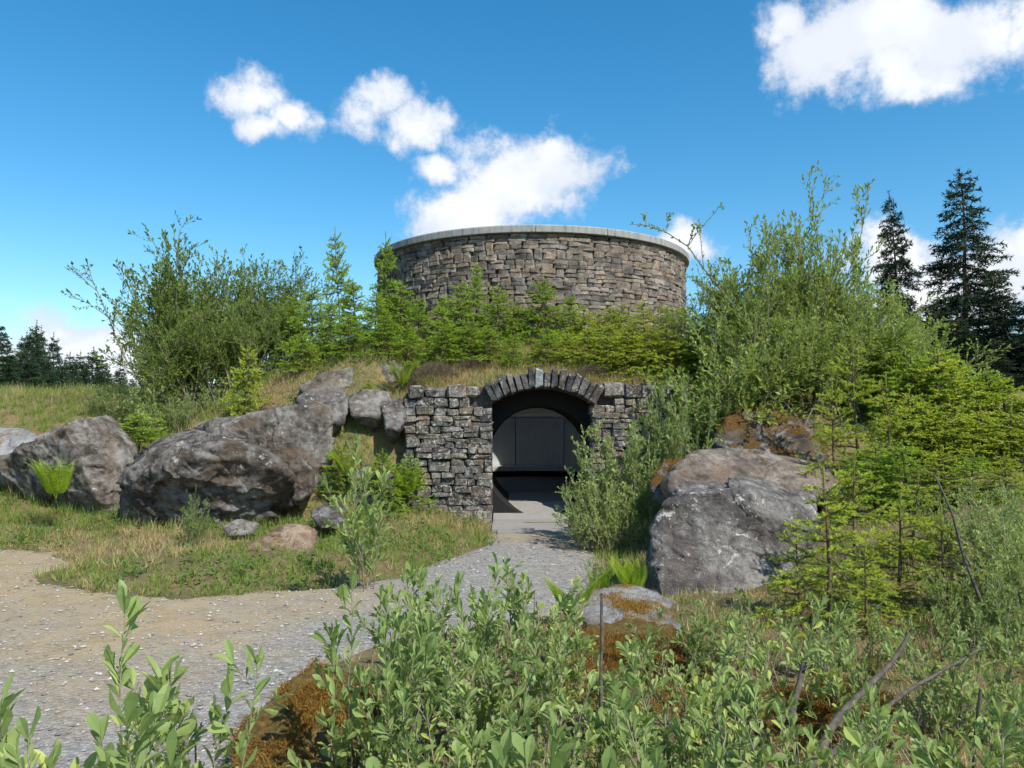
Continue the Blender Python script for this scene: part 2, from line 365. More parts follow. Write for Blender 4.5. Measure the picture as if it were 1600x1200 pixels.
# ground: soil, moss and thatch
m, nb = mat('heath soil'); pos = objpos(nb)
c = nb.ramp(nb.noise(pos, 0.9, 6, 0.65, 0.4), [(0.3, (0.14, 0.135, 0.05)), (0.45, (0.20, 0.17, 0.07)), (0.58, (0.28, 0.21, 0.10)), (0.72, (0.18, 0.12, 0.055))])
c = nb.mix(nb.mrange(nb.noise(pos, 14, 5, 0.7), 0.35, 0.7, 0.55, 0), c, (0.05, 0.045, 0.02))
c = nb.mix(nb.mrange(nb.noise(pos, 2.3, 5, 0.6), 0.58, 0.68, 0, 0.7), c, (0.30, 0.20, 0.07))
finish(nb, c, 0.95, nb.noise(pos, 35, 5, 0.75), 0.9, 0.04); M['soil'] = m
# gravel: grey chippings, tan sandy fines towards the verge
m, nb = mat('gravel'); pos = objpos(nb)
sp = nb.n('ShaderNodeSeparateXYZ'); nb.link(pos, sp.inputs[0])
vo = nb.n('ShaderNodeTexVoronoi'); vo.inputs['Scale'].default_value = 38; nb.link(pos, vo.inputs['Vector'])
gr = nb.mix(nb.mrange(vo.outputs['Distance'], 0.1, 0.75, 0, 1), nb.ramp(nb.n('ShaderNodeSeparateColor').outputs[0], [(0, (0.3, 0.3, 0.3)), (1, (0.3, 0.3, 0.3))]), (0.13, 0.125, 0.12))
sc_ = nb.n('ShaderNodeSeparateColor'); nb.link(vo.outputs['Color'], sc_.inputs[0])
gr = nb.mix(0.75, gr, nb.ramp(sc_.outputs[0], [(0.0, (0.12, 0.115, 0.11)), (0.5, (0.235, 0.228, 0.215)), (1.0, (0.38, 0.365, 0.345))]))
tan = nb.ramp(nb.noise(pos, 3.5, 6, 0.7), [(0.3, (0.26, 0.185, 0.095)), (0.55, (0.36, 0.275, 0.155)), (0.75, (0.31, 0.255, 0.185))])
tm = nb.math('ADD', nb.math('MULTIPLY', nb.noise(pos, 0.55, 6, 0.65, 0.5), 1.6), nb.math('SUBTRACT', nb.math('MULTIPLY', sp.outputs[1], 0.14), nb.math('MULTIPLY', nb.mrange(sp.outputs[0], -2.2, -0.6), 0.8)))
tk = nb.mrange(tm, 1.3, 1.85, 0.1, 0.9)
c = nb.mix(tk, gr, tan)
c = nb.mix(nb.mrange(nb.noise(pos, 1.7, 6, 0.7), 0.60, 0.72, 0, 0.5), c, (0.17, 0.17, 0.06))
c = nb.mix(nb.mrange(nb.noise(pos, 120, 3, 0.7), 0.3, 0.6, 0.35, 0), c, (0.08, 0.07, 0.055))
finish(nb, c, 0.95, nb.math('SUBTRACT', 1.0, vo.outputs['Distance']), 0.7, 0.015); M['gravel'] = m
m, nb = mat('pebble'); oi = nb.n('ShaderNodeNewGeometry'); finish(nb, nb.ramp(oi.outputs['Random Per Island'], [(0, (0.13, 0.125, 0.12)), (0.6, (0.29, 0.28, 0.265)), (0.85, (0.42, 0.40, 0.37)), (1, (0.3, 0.22, 0.14))]), 0.85); M['pebble'] = m

# ------------------------------------------------------------------ ground sheet and gravel path
def grow(lo, hi, step, far):
    c = list(np.arange(lo, hi + 1e-6, step)); s = step; a = c[-1]
    up = []
    while a < far: s *= 1.28; a += s; up.append(a)
    s = step; a = c[0]; dn = []
    while a > -far: s *= 1.28; a -= s; dn.append(a)
    return np.array(dn[::-1] + c + up)
def sheet(xs, ys, zfun, keep):
    X, Y = np.meshgrid(xs, ys); Z = zfun(X, Y); nx = len(xs)
    v = np.stack([X.ravel(), Y.ravel(), Z.ravel()], 1)
    i, j = np.meshgrid(np.arange(nx - 1), np.arange(len(ys) - 1)); q = (j * nx + i)
    cx = (X[:-1, :-1] + X[1:, 1:]) / 2; cy = (Y[:-1, :-1] + Y[1:, 1:]) / 2
    k = keep(cx, cy); q = q[k]
    return v, np.stack([q, q + 1, q + nx + 1, q + nx], 1)
xs = grow(-13, 11, 0.13, 4000); ys = grow(1.5, 24, 0.11, 4000)
keep = lambda x, y: ~((np.hypot(x - CX, y - CY) < 3.4) | ((y > 12.95) & (y < 13.42) & (x > -0.5) & (x < 1.5)))
v, f = sheet(xs, ys, ground, keep)
tag(obj('ground', mesh_np('ground', v, f, M['soil'])), kind='structure')
def path_z(x, y):
    sd = path_sd(x, y) + 0.22 * fbm2(x, y, 1.6, 3, 21) + 0.10 * fbm2(x, y, 6.0, 2, 31)
    return ground(x, y) + np.clip(sd * 0.12, -0.06, 0.016)
v, f = sheet(np.arange(-25, 1.9, 0.11), np.arange(-7, 12.5, 0.11), path_z, lambda x, y: (path_sd(x, y) > -0.6) & (y < 12.35))
tag(obj('gravel_path', mesh_np('gravel_path', v, f, M['gravel'])), kind='structure')

# ------------------------------------------------------------------ stone pieces
def stone_protos(n, seed, bev=0.10, jit=0.06):
    """chipped, flat-faced blocks: a cube with uneven corners and broken arrises"""
    out = []; rg = np.random.default_rng(seed)
    for k in range(n):
        bm = bmesh.new(); bmesh.ops.create_cube(bm, size=1.0)
        for vv in bm.verts:
            p = np.array(vv.co); q = rg.normal(0, jit, 3); p = p * (1 - abs(rg.normal(0, jit * .8))) + q * np.array([.8, .5, 1.0]); vv.co = p
        bmesh.ops.bevel(bm, geom=bm.edges[:], offset=bev * rg.uniform(.7, 1.2), segments=1, affect='EDGES')
        for vv in bm.verts: vv.co = np.array(vv.co) + rg.normal(0, .025, 3)
        bmesh.ops.triangulate(bm, faces=bm.faces[:])
        vs = np.array([vv.co[:] for vv in bm.verts]); fs = np.array([[q.index for q in ff.verts] for ff in bm.faces]); bm.free()
        out.append((vs, fs))
    return out
def layout(u0, u1, z0, z1, seed, hmin=.17, hmax=.30, wmin=.16, wmax=.44):
    """coursed rubble: pairs of courses, some stones standing through both"""
    rg = np.random.default_rng(seed); out = []; z = z0
    while z < z1 - 0.05:
        h = min(rg.uniform(hmin, hmax), z1 - z); u = u0 - rg.uniform(0, .1)
        if z1 - z - h < 0.09: h = z1 - z
        while u < u1 - 0.02:
            k = rg.random(); w = rg.uniform(wmin, wmax)
            if u1 - u - w < 0.1: w = u1 - u
            if k < 0.12 and h < .26:
                out.append((u + w / 2, z + h / 2, w * .9, h))
                u += w * 1.0
            else:
                s = rg.uniform(.36, .64)
                for (za, hh) in ((z, h * s), (z + h * s, h * (1 - s))):
                    if hh < 0.10 and rg.random() < 0.75 or w < .32: out.append((u + w / 2, za + hh / 2, w, hh))
                    else:
                        q = rg.uniform(.35, .65); out.append((u + w * q / 2, za + hh / 2, w * q, hh)); out.append((u + w * (1 + q) / 2, za + hh / 2, w * (1 - q), hh))
                u += w
        z += h
    return out

# ------------------------------------------------------------------ the entrance facade
JL, JR = -0.34, 1.36; AXC = 0.51; SPR = 2.04; CROWN = 2.29
ARC_R = ((JR - JL) ** 2 / 4 + (CROWN - SPR) ** 2) / (2 * (CROWN - SPR)); ARC_Z = CROWN - ARC_R
WY = 13.0
fac = empty('stone_facade', (AXC, WY, 0), 'dark lichened drystone wall with an arched opening, set into the mound', 'wall')
wall_protos = [mesh_np('wall_stone', v_, f_, M['wall_stone'], False) for v_, f_ in stone_protos(12, 3, .12, .075)]
def core_poly():
    a0 = math.asin((JR - JL) / 2 / ARC_R)
    inner = [(AXC + ARC_R * math.sin(t), ARC_Z + ARC_R * math.cos(t)) for t in np.linspace(-a0, a0, 17)]
    ro = ARC_R + 0.26
    outer = [(AXC + ro * math.sin(t), ARC_Z + ro * math.cos(t)) for t in np.linspace(0.5, -0.5, 15)]
    return [(-1.8, -.3), (JL, -.3)] + inner + [(JR, -.3), (3.2, -.3), (3.2, 2.2)] + outer + [(-1.8, 2.2)]
bm = bmesh.new(); pv = [bm.verts.new((x - AXC, 0.07, z)) for x, z in core_poly()]
fc = bm.faces.new(pv); ex = bmesh.ops.extrude_face_region(bm, geom=[fc])
for q in ex['geom']:
    if isinstance(q, bmesh.types.BMVert): q.co.y += 0.45
bmesh.ops.triangulate(bm, faces=bm.faces[:]); bmesh.ops.recalc_face_normals(bm, faces=bm.faces[:])
me = bpy.data.meshes.new('wall_core'); bm.to_mesh(me); bm.free(); me.materials.append(M['joint']); obj('wall_core', me, fac)
rg = np.random.default_rng(11)
def put_stone(proto, parent, base, u, y, z, w, h, d, rz=0, rx=0, ry=0, name='stone'):
    o = obj(name, proto, parent, (u, y, z)); o.scale = (w, d, h); o.rotation_euler = (rx, ry, rz); return o
stones = layout(-1.78, JL, 0.02, 2.12, 5, .15, .24, .2, .44) + layout(JR, 3.15, 0.02, 2.12, 8, .15, .24, .2, .44)
a_end = 0.56; ro = ARC_R + 0.33
for (u, z, w, h) in stones:
    if math.hypot(abs(u - AXC) - 0.0, z - ARC_Z) < ro - 0.02 + w * .2 and z > SPR - 0.02 and abs(u - AXC) < 1.15: continue
    put_stone(wall_protos[rg.integers(12)], fac, None, u - AXC, 0.10 + rg.uniform(-.025, .02), z, w * 1.05, h * 1.1, 0.34, rg.normal(0, .03), rg.normal(0, .03), rg.normal(0, .03))
# rough coping stones along the top
for (x0, x1) in ((-1.75, -0.52), (1.52, 3.1)):
    u = x0
    while u < x1 - .05:
        w = rg.uniform(.2, .42); h = rg.uniform(.16, .27)
        if x1 - u < w + .1: w = x1 - u
        put_stone(wall_protos[rg.integers(12)], fac, None, u + w / 2 - AXC, 0.13 + rg.uniform(-.04, .04), 2.12 + h / 2, w, h, 0.42, rg.normal(0, .05), rg.normal(0, .05), rg.normal(0, .05), 'coping_stone')
        u += w * .98
arch_protos = [mesh_np('voussoir', v_, f_, M['arch_stone'], False) for v_, f_ in stone_protos(8, 9, .1, .045)]
M['key'] = rock_mat('pale keystone', (0.09, 0.1, 0.105), (0.2, 0.22, 0.225), (0.33, 0.35, 0.35), 1.3, tint=(0.2, 0.2, 0.2), strata=0.0)
t = -a_end; nV = 0; ths = []
while t < a_end: 
    w = rg.uniform(.085, .145); ths.append((t + w / 2 / ARC_R, w)); t += (w + .004) / ARC_R
ki = min(range(len(ths)), key=lambda i: abs(ths[i][0] + 0.015))
for i, (t, w) in enumerate(ths):
    L = rg.uniform(.27, .37) + (0.03 if i == ki else 0); rc = ARC_R + L / 2 - rg.uniform(0, .015)
    pr = arch_protos[rg.integers(8)]
    o = put_stone(pr, fac, None, rc * math.sin(t), 0.06 + rg.uniform(-.04, .02), ARC_Z + rc * math.cos(t), w * (1.12 if i == ki else 1.02), L, 0.44, 0, rg.normal(0, .02), t + rg.normal(0, .03), 'voussoir')
    if i == ki:
        o.data = o.data.copy(); o.data.materials.clear(); o.data.materials.append(M['key']); o['label'] = 'pale blue-grey keystone'

# ------------------------------------------------------------------ tunnel and round chamber
PZ, PR = 1.06, 0.96; NA = 48
tun = empty('entrance_tunnel', (AXC, 13.5, 0), 'dark round concrete tunnel leading from the arch into the chamber', 'tunnel')
ang = np.linspace(0, 2 * PI, NA, endpoint=False)
def ring(r, y): return np.stack([r * np.cos(ang), np.full(NA, y), PZ + r * np.sin(ang)], 1)
def lathe_faces(n, k):
    f = []
    for i in range(n - 1):
        for j in range(k): f.append((i * k + j, i * k + (j + 1) % k, (i + 1) * k + (j + 1) % k, (i + 1) * k + j))
    return f
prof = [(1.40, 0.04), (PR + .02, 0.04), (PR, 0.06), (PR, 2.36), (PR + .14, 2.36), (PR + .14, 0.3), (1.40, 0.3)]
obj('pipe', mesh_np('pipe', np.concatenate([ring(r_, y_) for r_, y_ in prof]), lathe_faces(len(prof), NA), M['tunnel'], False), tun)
def box_me(name, x0, x1, y0, y1, z0, z1, mt, bev=0.01):
    bm = bmesh.new(); bmesh.ops.create_cube(bm, size=1)
    for q in bm.verts: q.co = ((x0 + x1) / 2 + q.co.x * (x1 - x0), (y0 + y1) / 2 + q.co.y * (y1 - y0), (z0 + z1) / 2 + q.co.z * (z1 - z0))
    if bev: bmesh.ops.bevel(bm, geom=bm.edges[:], offset=bev, segments=2, affect='EDGES')
    me = bpy.data.meshes.new(name); bm.to_mesh(me); bm.free(); me.materials.append(mt); return me
fy = [(-1.24, .036), (-.25, .07), (.6, .29), (2.5, .29)]; v = np.array([(x_, y_, z_) for y_, zt in fy for x_, z_ in ((-.83, -.3), (-.83, zt), (.83, zt), (.83, -.3))])
obj('floor_slab', mesh_np('floor_slab', v, [(i * 4 + j, i * 4 + 4 + j, i * 4 + 5 + j, i * 4 + 1 + j) for i in range(3) for j in range(3)] + [(0, 1, 2, 3), (15, 14, 13, 12)], M['floor_conc'], False), tun)
obj('threshold', box_me('threshold', -.74, .74, -1.62, -1.25, -.25, .036, M['floor_conc']), tun)

drum = empty('round_chamber', (CX, CY, 0), 'low round stone tower with a pale concrete rim on top of the mound', 'tower')
DR = 3.62; RIM0, RIM1 = 5.50, 5.68; NS = 128
def lathe(name, prof, mt, smooth=False, ns=NS, skip=None):
    a = np.linspace(0, 2 * PI, ns, endpoint=False); v = []
    for r_, z_ in prof: v.append(np.stack([r_ * np.cos(a), r_ * np.sin(a), np.full(ns, z_)], 1))
    f = lathe_faces(len(prof), ns)
    v = np.concatenate(v)
    if skip: f = [q for q in f if not skip(v[list(q)].mean(0))]
    return mesh_np(name, v, f, mt, smooth)
obj('wall_core', lathe('drum_core', [(DR, 2.2), (DR, RIM0 + .02)], M['joint'], True), drum)
# concrete rim in butted segments
for k in range(16):
    a0, a1 = k * 2 * PI / 16 + .0015, (k + 1) * 2 * PI / 16 - .0015
    pr = [(3.3, RIM0), (3.3, RIM1 - .01), (3.32, RIM1), (3.805, RIM1 - .025), (3.83, RIM1 - .05), (3.825, RIM0 + .01), (3.815, RIM0)]
    aa = np.linspace(a0, a1, 9); v = np.array([(r_ * math.cos(q), r_ * math.sin(q), z_) for q in aa for r_, z_ in pr]); n_ = len(pr); f = []
    for i in range(8):
        for j in range(n_): f.append((i * n_ + j, (i + 1) * n_ + j, (i + 1) * n_ + (j + 1) % n_, i * n_ + (j + 1) % n_))
    me = mesh_np('rim_segment', v, f, M['cap'], False); o = obj('rim_segment', me, drum)
# interior: floor, leaning back panels, bench, pale upper wall, ceiling with its round opening
inhole = lambda p: p[1] < 0 and math.hypot(p[0] - (AXC - CX), p[2] - PZ) < PR + .1
obj('chamber_floor', lathe('chamber_floor', [(0.001, 0.24), (3.3, 0.24)], M['shade_floor']), drum)
obj('upper_wall', lathe('upper_wall', [(3.27, 1.885), (3.2, 1.9), (3.2, 3.2)], M['plaster'], True, 128, inhole), drum)
obj('ceiling', lathe('ceiling', [(3.2, 3.2), (1.2, 3.3), (1.2, 3.35), (1.5, 4.5), (3.4, 5.0)], M['plaster'], False), drum)
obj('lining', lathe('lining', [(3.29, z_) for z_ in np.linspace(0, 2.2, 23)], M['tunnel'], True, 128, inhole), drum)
NPN = 14
for k in range(NPN):
    ac = -PI / 2 + (k + .5) * 2 * PI / NPN + 0.12
    if abs(((ac + PI / 2 + PI) % (2 * PI)) - PI) < 0.5: continue
    hw = PI / NPN - 0.004
    aa = np.linspace(ac - hw, ac + hw, 7)
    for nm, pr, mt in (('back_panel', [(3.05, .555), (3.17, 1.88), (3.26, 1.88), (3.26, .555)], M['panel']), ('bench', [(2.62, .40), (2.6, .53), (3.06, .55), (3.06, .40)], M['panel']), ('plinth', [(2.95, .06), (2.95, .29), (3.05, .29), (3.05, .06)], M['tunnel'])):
        v = np.array([(r_ * math.cos(q), r_ * math.sin(q), z_) for q in aa for r_, z_ in pr]); f = []
        for i in range(6):
            for j in range(4): f.append((i * 4 + j, i * 4 + (j + 1) % 4, (i + 1) * 4 + (j + 1) % 4, (i + 1) * 4 + j))
        f += [(0, 1, 2, 3), (27, 26, 25, 24)]
        obj(nm, mesh_np(nm, v, f, mt, False), drum)
# stone facing
raw = stone_protos(14, 21, .13, .08)
drum_protos = [mesh_np('facing_stone', v_, f_, M['drum_stone'], False) for v_, f_ in raw]
half = R(112); lay = layout(-half * DR, half * DR, 2.75, RIM0 - .005, 33, .15, .23, .17, .4)
lay.sort(key=lambda s: (abs(s[0] / DR - 0.0) * 1.6 + (0 if s[1] > 3.85 else 1.0 + (3.85 - s[1]))) - 1.2 * s[2] * s[3])
g = Geo(); rg = np.random.default_rng(4)
for i, (u, z, w, h) in enumerate(lay):
    a = -PI / 2 + u / DR; rr = DR + 0.01 + rg.uniform(-.014, .018); k = rg.integers(14)
    w2, h2 = w * 1.05, h * 1.1; rot = a + PI / 2 + rg.normal(0, .035); ry = rg.normal(0, .04)
    x, y = rr * math.cos(a), rr * math.sin(a)
    if i < 300:
        put_stone(drum_protos[k], drum, None, x, y, z, w2, h2, .22, rot, 0, ry, 'facing_stone')
    else:
        v_, f_ = raw[k]; q = v_ * np.array([w2, .22, h2]); cr, sr = math.cos(rot), math.sin(rot)
        g.add(np.stack([q[:, 0] * cr - q[:, 1] * sr + x, q[:, 0] * sr + q[:, 1] * cr + y, q[:, 2] + z], 1), f_)
tag(obj('stone_facing', g.mesh('stone_facing', M['drum_stone_i'], False), drum), kind='stuff')

# ------------------------------------------------------------------ boulders
_ico = {}
def ico(n):
    if n not in _ico:
        bm = bmesh.new(); bmesh.ops.create_icosphere(bm, subdivisions=n, radius=1)
        _ico[n] = (unit(np.array([q.co[:] for q in bm.verts])), np.array([[q.index for q in f.verts] for f in bm.faces])); bm.free()
    return _ico[n]
def boulder(name, pts, mt, label, seed=1, res=6, rough=0.035, strata=0.0, axis=(0.2, 0.25, 1), freq=7, soft=170, world=False, chips=10, fract=.016, cat='boulder', group=None):
    P = np.array([p if world else at(*p) for p in pts], float)
    bm = bmesh.new(); [bm.verts.new(p) for p in P]; bm.verts.ensure_lookup_table()
    bmesh.ops.convex_hull(bm, input=bm.verts[:]); bm.faces.ensure_lookup_table(); bm.normal_update()
    c = P.mean(0); N = []; Dd = []
    for f in bm.faces:
        n = np.array(f.normal); d = float(n @ (np.array(f.verts[0].co) - c))
        if d < 0: n, d = -n, -d
        if f.calc_area() > 1e-5: N.append(n); Dd.append(max(d, 1e-3))
    bm.free(); rc = np.random.default_rng(seed * 7 + 1)
    for q in range(chips):
        n = unit(rc.normal(0, 1, 3)); N.append(n); Dd.append(float(((P - c) @ n).max()) * rc.uniform(.86, .97))
    N = np.array(N); Dd = np.array(Dd); size = np.ptp(P, axis=0).max()
    d, f = ico(res)
    dn = d @ N.T; ri = np.where(dn > 0.02, Dd[None] / np.maximum(dn, 0.02), 1e3)
    k = soft / size; m_ = ri.min(1)
    r = m_ - np.log(np.exp(-k * (ri - m_[:, None])).sum(1)) / k
    v = d * r[:, None]; face = N[np.argmin(ri, 1)]
    w = v + c + seed * 13.7; s = 1 / size
    dsp = size * rough * (0.4 * fbm(w * 2.4 * s, 4, seed) + 0.55 * fbm(w * 6 * s, 5, seed + 7, .6, True) + 0.34 * fbm(w * 20 * s, 4, seed + 3, .6, True))
    if strata:
        ax = unit(np.array(axis, float)); q = (w @ ax) * freq * s + 1.1 * fbm(w * 2.1 * s, 3, seed + 5)
        fr = q - np.floor(q); step = np.minimum(fr / 0.75, (1 - fr) / 0.25)
        amt = 0.5 + 0.5 * fbm(w * 1.7 * s, 2, seed + 11)
        dsp = dsp + size * strata * (step - 0.5) * np.clip(amt, 0, 1) * (1 - np.abs(face @ ax) ** 2)
    # broken faces: every cell of stone is a slightly tilted plane of its own
    for cs, am in ((size / 3.6, fract * 1.3), (size / 8.0, fract * .6)):
        q = (w + .12 * cs * np.stack([vnoise(w * 3 / cs + k_ * 9, seed + k_) for k_ in range(3)], 1)) / (cs * np.array([1.25, 1.25, .8])); ci = np.floor(q).astype(np.int64); best = np.full(len(q), 9e9); off = np.zeros(len(q))
        for ax_ in (-1, 0, 1):
            for ay_ in (-1, 0, 1):
                for az_ in (-1, 0, 1):
                    c3 = ci + np.array([ax_, ay_, az_]); h = [_hash(c3[:, 0], c3[:, 1], c3[:, 2], seed + k_) for k_ in range(6)]
                    rel = q - (c3 + .5 + .45 * np.stack(h[:3], 1)); dd = (rel ** 2).sum(1); o_ = .4 * h[3] + 1.35 * (rel * np.stack(h[3:6], 1)).sum(1)
                    k2 = dd < best; best = np.where(k2, dd, best); off = np.where(k2, o_, off)
        dsp = dsp + size * am * off
    v = v + (0.6 * d + 0.4 * face) * dsp[:, None]
    base = np.array([c[0], c[1], (v + c)[:, 2].min()])
    o = obj(name, mesh_np(name, v + c - base, f, mt), None, base)
    return tag(o, label, cat, group)
boulder('boulder', [(196,748,11.2),(235,722,10.9),(300,712,10.75),(345,690,10.8),(400,702,10.85),(440,728,10.9),(467,758,11.2),(247,692,12.5),(304,672,12.9),(360,682,12.6),(425,710,12.2),
                    (186,797,11.6),(245,822,11.4),(343,826,11.3),(420,806,11.4),(466,782,11.7),(196,815,13.0),(455,800,12.9),(260,850,12.2),(420,836,12.2)], M['rock_brown'],
        'huge dark brown boulder with a layered front and pale lichen spots, beside the gravel', 3, 7, .028, .03, (0.18, 0.3, 1), 9, 240, chips=4)
boulder('boulder', [(345,655,12.6),(402,648,12.7),(490,630,12.7),(516,640,12.9),(519,676,12.7),(516,765,12.5),(485,800,12.4),(330,672,12.6),(300,668,13.6),(500,632,14.2),(350,655,14.2),(330,800,12.6),(520,800,14.0),(330,830,13.5),(490,830,12.6)],
        M['rock'], 'big blocky grey boulder standing behind the layered dark brown boulder', 5, 7, .02, .013, (0.2, -.1, 1), 6, 240, chips=4)
boulder('boulder', [(452,728,11.6),(468,713,11.7),(490,735,11.6),(486,770,11.6),(455,785,11.5),(452,730,12.3),(492,760,12.3),(470,800,11.9)], M['rock'], 'small angular rock wedged at the end of the layered dark brown boulder', 6, 5, .03)
boulder('boulder', [(101,667,12.0),(120,712,12.0),(142,757,12.05),(155,782,12.1),(172,653,13.3),(215,703,13.0),(203,735,12.9),(188,785,12.5),(55,698,12.5),(-30,735,13.1),(-30,785,14.2),(60,795,13.5),(150,820,12.6),(200,820,12.9),(160,660,14.2),(0,750,14.6)],
        M['rock'], 'angular grey boulder with a flat lit side and a dark overhanging side behind a fern', 8, 7, .017, .010, (0.5, 0, 1), 7, 300, chips=2)
boulder('boulder', [(-60,672,14.6),(20,668,14.8),(70,680,14.6),(85,695,14.3),(70,715,14.2),(-60,725,14.2),(-60,680,16.5),(60,676,16.2),(20,740,14.8)], M['rock_slab'], 'low flat pale grey rock in the grass at the edge of the photo', 9, 6, .02)
boulder('boulder', [(1013,880,7.5),(1020,826,7.55),(1040,788,7.6),(1082,772,7.55),(1170,770,7.6),(1262,798,7.75),(1082,750,8.3),(1158,744,8.4),(1205,752,8.5),(1272,774,8.7),(1278,815,8.0),
                    (1016,925,7.2),(1112,952,6.95),(1180,962,6.95),(1235,950,7.15),(1280,930,7.6),(1025,900,8.6),(1270,880,8.8),(1120,985,7.2),(1030,950,7.5)], M['rock_lichen'],
        'big upright grey boulder with white lichen patches beside the path', 12, 7, .022, .006, (0.3, 0, 1), 5, 260, chips=4)
boulder('boulder', [(1030,742,9.2),(1085,704,9.6),(1140,701,9.9),(1205,711,9.9),(1290,725,9.7),(1310,760,9.2),(1255,785,9.0),(1050,772,9.0),(1085,712,11),(1290,728,11),(1060,800,9.6),(1300,800,9.6)], M['rock_warm'],
        'smooth brownish slab lying behind the big lichened boulder', 14, 6, .02, .012, (0.1, 0.3, 1), 9)
boulder('boulder', [(1112,690,11.2),(1136,653,11.3),(1158,645,11.4),(1212,642,11.6),(1260,674,11.3),(1306,706,11.1),(1300,730,10.9),(1240,722,10.8),(1132,702,10.9),(1150,645,12.6),(1290,680,12.6),(1140,740,11.5),(1290,750,11.5)], M['rock_black'],
        'black boulder with rusty moss on top under the willow', 15, 6, .03, .02)
boulder('boulder', [(1225,650,11.9),(1270,648,12.0),(1310,690,11.6),(1318,720,11.4),(1240,700,11.5),(1300,660,12.8),(1260,740,11.8)], M['rock_black'], 'dark rock half hidden by spruce branches beside the black mossy boulder', 17, 5, .03)
boulder('boulder', [(900,934,6.5),(968,905,7.1),(988,907,7.1),(1062,941,6.6),(1095,985,5.9),(1000,1010,5.5),(930,985,5.7),(895,955,6.1),(930,1010,6.3),(1060,1010,6.4)], M['rock_slab'],
        'flat pale grey slab edged with orange moss by the path', 19, 6, .016, .012, (0.5, .4, 1), 9, 140, chips=6)
boulder('boulder', [(362,1160,3.75),(418,1105,3.9),(482,1044,4.15),(540,1043,4.2),(582,1085,4.0),(600,1150,3.7),(560,1230,3.3),(400,1240,3.4),(350,1200,3.6),(520,1060,4.7),(480,1250,3.9)], M['rock_moss'],
        'rounded rock covered in golden brown moss in front of the gravel', 21, 6, .03)
boulder('boulder', [(660,1066,4.5),(694,1024,4.6),(740,999,4.7),(785,1003,4.7),(798,1050,4.5),(780,1090,4.4),(670,1095,4.3),(740,1005,5.1),(730,1130,4.6)], M['rock_tan'], 'small bare tan rock among the willow stems', 23, 5, .03)
boulder('boulder', [(880,1000,4.9),(960,965,5.2),(1060,985,5.0),(1150,1040,4.6),(1130,1130,4.1),(960,1160,4.0),(860,1090,4.4),(1000,1000,5.7),(1000,1180,4.6)], M['rock_moss'], 'broad rust coloured mossy rock under the willow thicket', 25, 6, .04)
boulder('boulder', [(1180,1090,4.0),(1290,1060,4.2),(1400,1090,4.0),(1420,1180,3.6),(1200,1200,3.5),(1300,1075,4.7),(1300,1240,3.9)], M['rock_moss'], 'rust mossy hummock below the thick grey willow branch', 26, 5, .045)
boulder('boulder', [(458,606,13.6),(500,586,13.8),(552,572,14.0),(572,582,14.0),(556,600,13.7),(500,612,13.4),(466,614,13.4),(530,578,14.6),(530,622,14.0)], M['rock'], 'slanting grey rock topmost of the pile beside the facade', 31, 5, .03, .03)
boulder('boulder', [(455,625,13.1),(490,606,13.3),(535,602,13.4),(545,630,13.1),(538,668,12.9),(500,650,12.9),(530,610,14.0),(500,690,13.4)], M['rock_lichen'], 'pale edged rock in the pile just above the big blocky boulder', 32, 5, .035, .03)
boulder('boulder', [(540,622,13.2),(570,606,13.4),(612,616,13.3),(622,640,13.0),(590,652,12.9),(548,648,12.9),(580,612,14.0),(585,690,13.4)], M['rock'], 'rounded dark rock in the pile next to the facade top', 33, 5, .03)
boulder('boulder', [(585,575,13.9),(612,560,14.0),(632,575,13.9),(622,600,13.6),(592,602,13.6),(610,570,14.5)], M['rock_lichen'], 'small whitish rock under the fern above the facade', 34, 4, .04)
boulder('boulder', [(596,628,13.0),(630,622,13.1),(636,650,12.9),(622,672,12.7),(600,668,12.7),(622,628,13.8),(615,700,13.2)], M['rock_brown'], 'brown rubble rock against the facade end with dry grass', 35, 5, .035)
boulder('boulder', [(540,735,12.6),(575,725,12.8),(612,735,12.7),(618,770,12.4),(580,790,12.2),(545,780,12.3),(580,735,13.5),(580,830,12.8)], M['rock_brown'], 'brown boulder low in the pile between blocky boulder and facade', 36, 5, .035)
boulder('boulder', [(380,860,9.2),(420,832,9.5),(470,820,9.7),(497,832,9.6),(494,866,9.2),(440,885,8.9),(385,880,8.9),(450,826,10.2),(440,905,9.4)], M['rock_tan'], 'low rusty brown rock in the grass below the layered boulder', 37, 5, .04)
boulder('boulder', [(482,800,10.7),(510,788,10.9),(542,790,10.8),(540,812,10.5),(500,824,10.4),(515,795,11.3),(515,840,10.8)], M['rock_brown'], 'small flat rock tucked in dry grass beside the young willow', 38, 4, .04)
boulder('boulder', [(345,822,10.3),(375,812,10.5),(405,818,10.4),(400,832,10.2),(355,836,10.1),(380,815,10.9),(380,850,10.5)], M['rock'], 'little grey stone at the foot of the layered boulder', 39, 4, .04)
boulder('boulder', [(1015,755,9.8),(1040,722,10.2),(1075,715,10.4),(1095,750,10.0),(1060,790,9.7),(1020,790,9.7),(1060,720,11)], M['rock_black'], 'shadowed rock behind the path-side willow', 40, 5, .03)

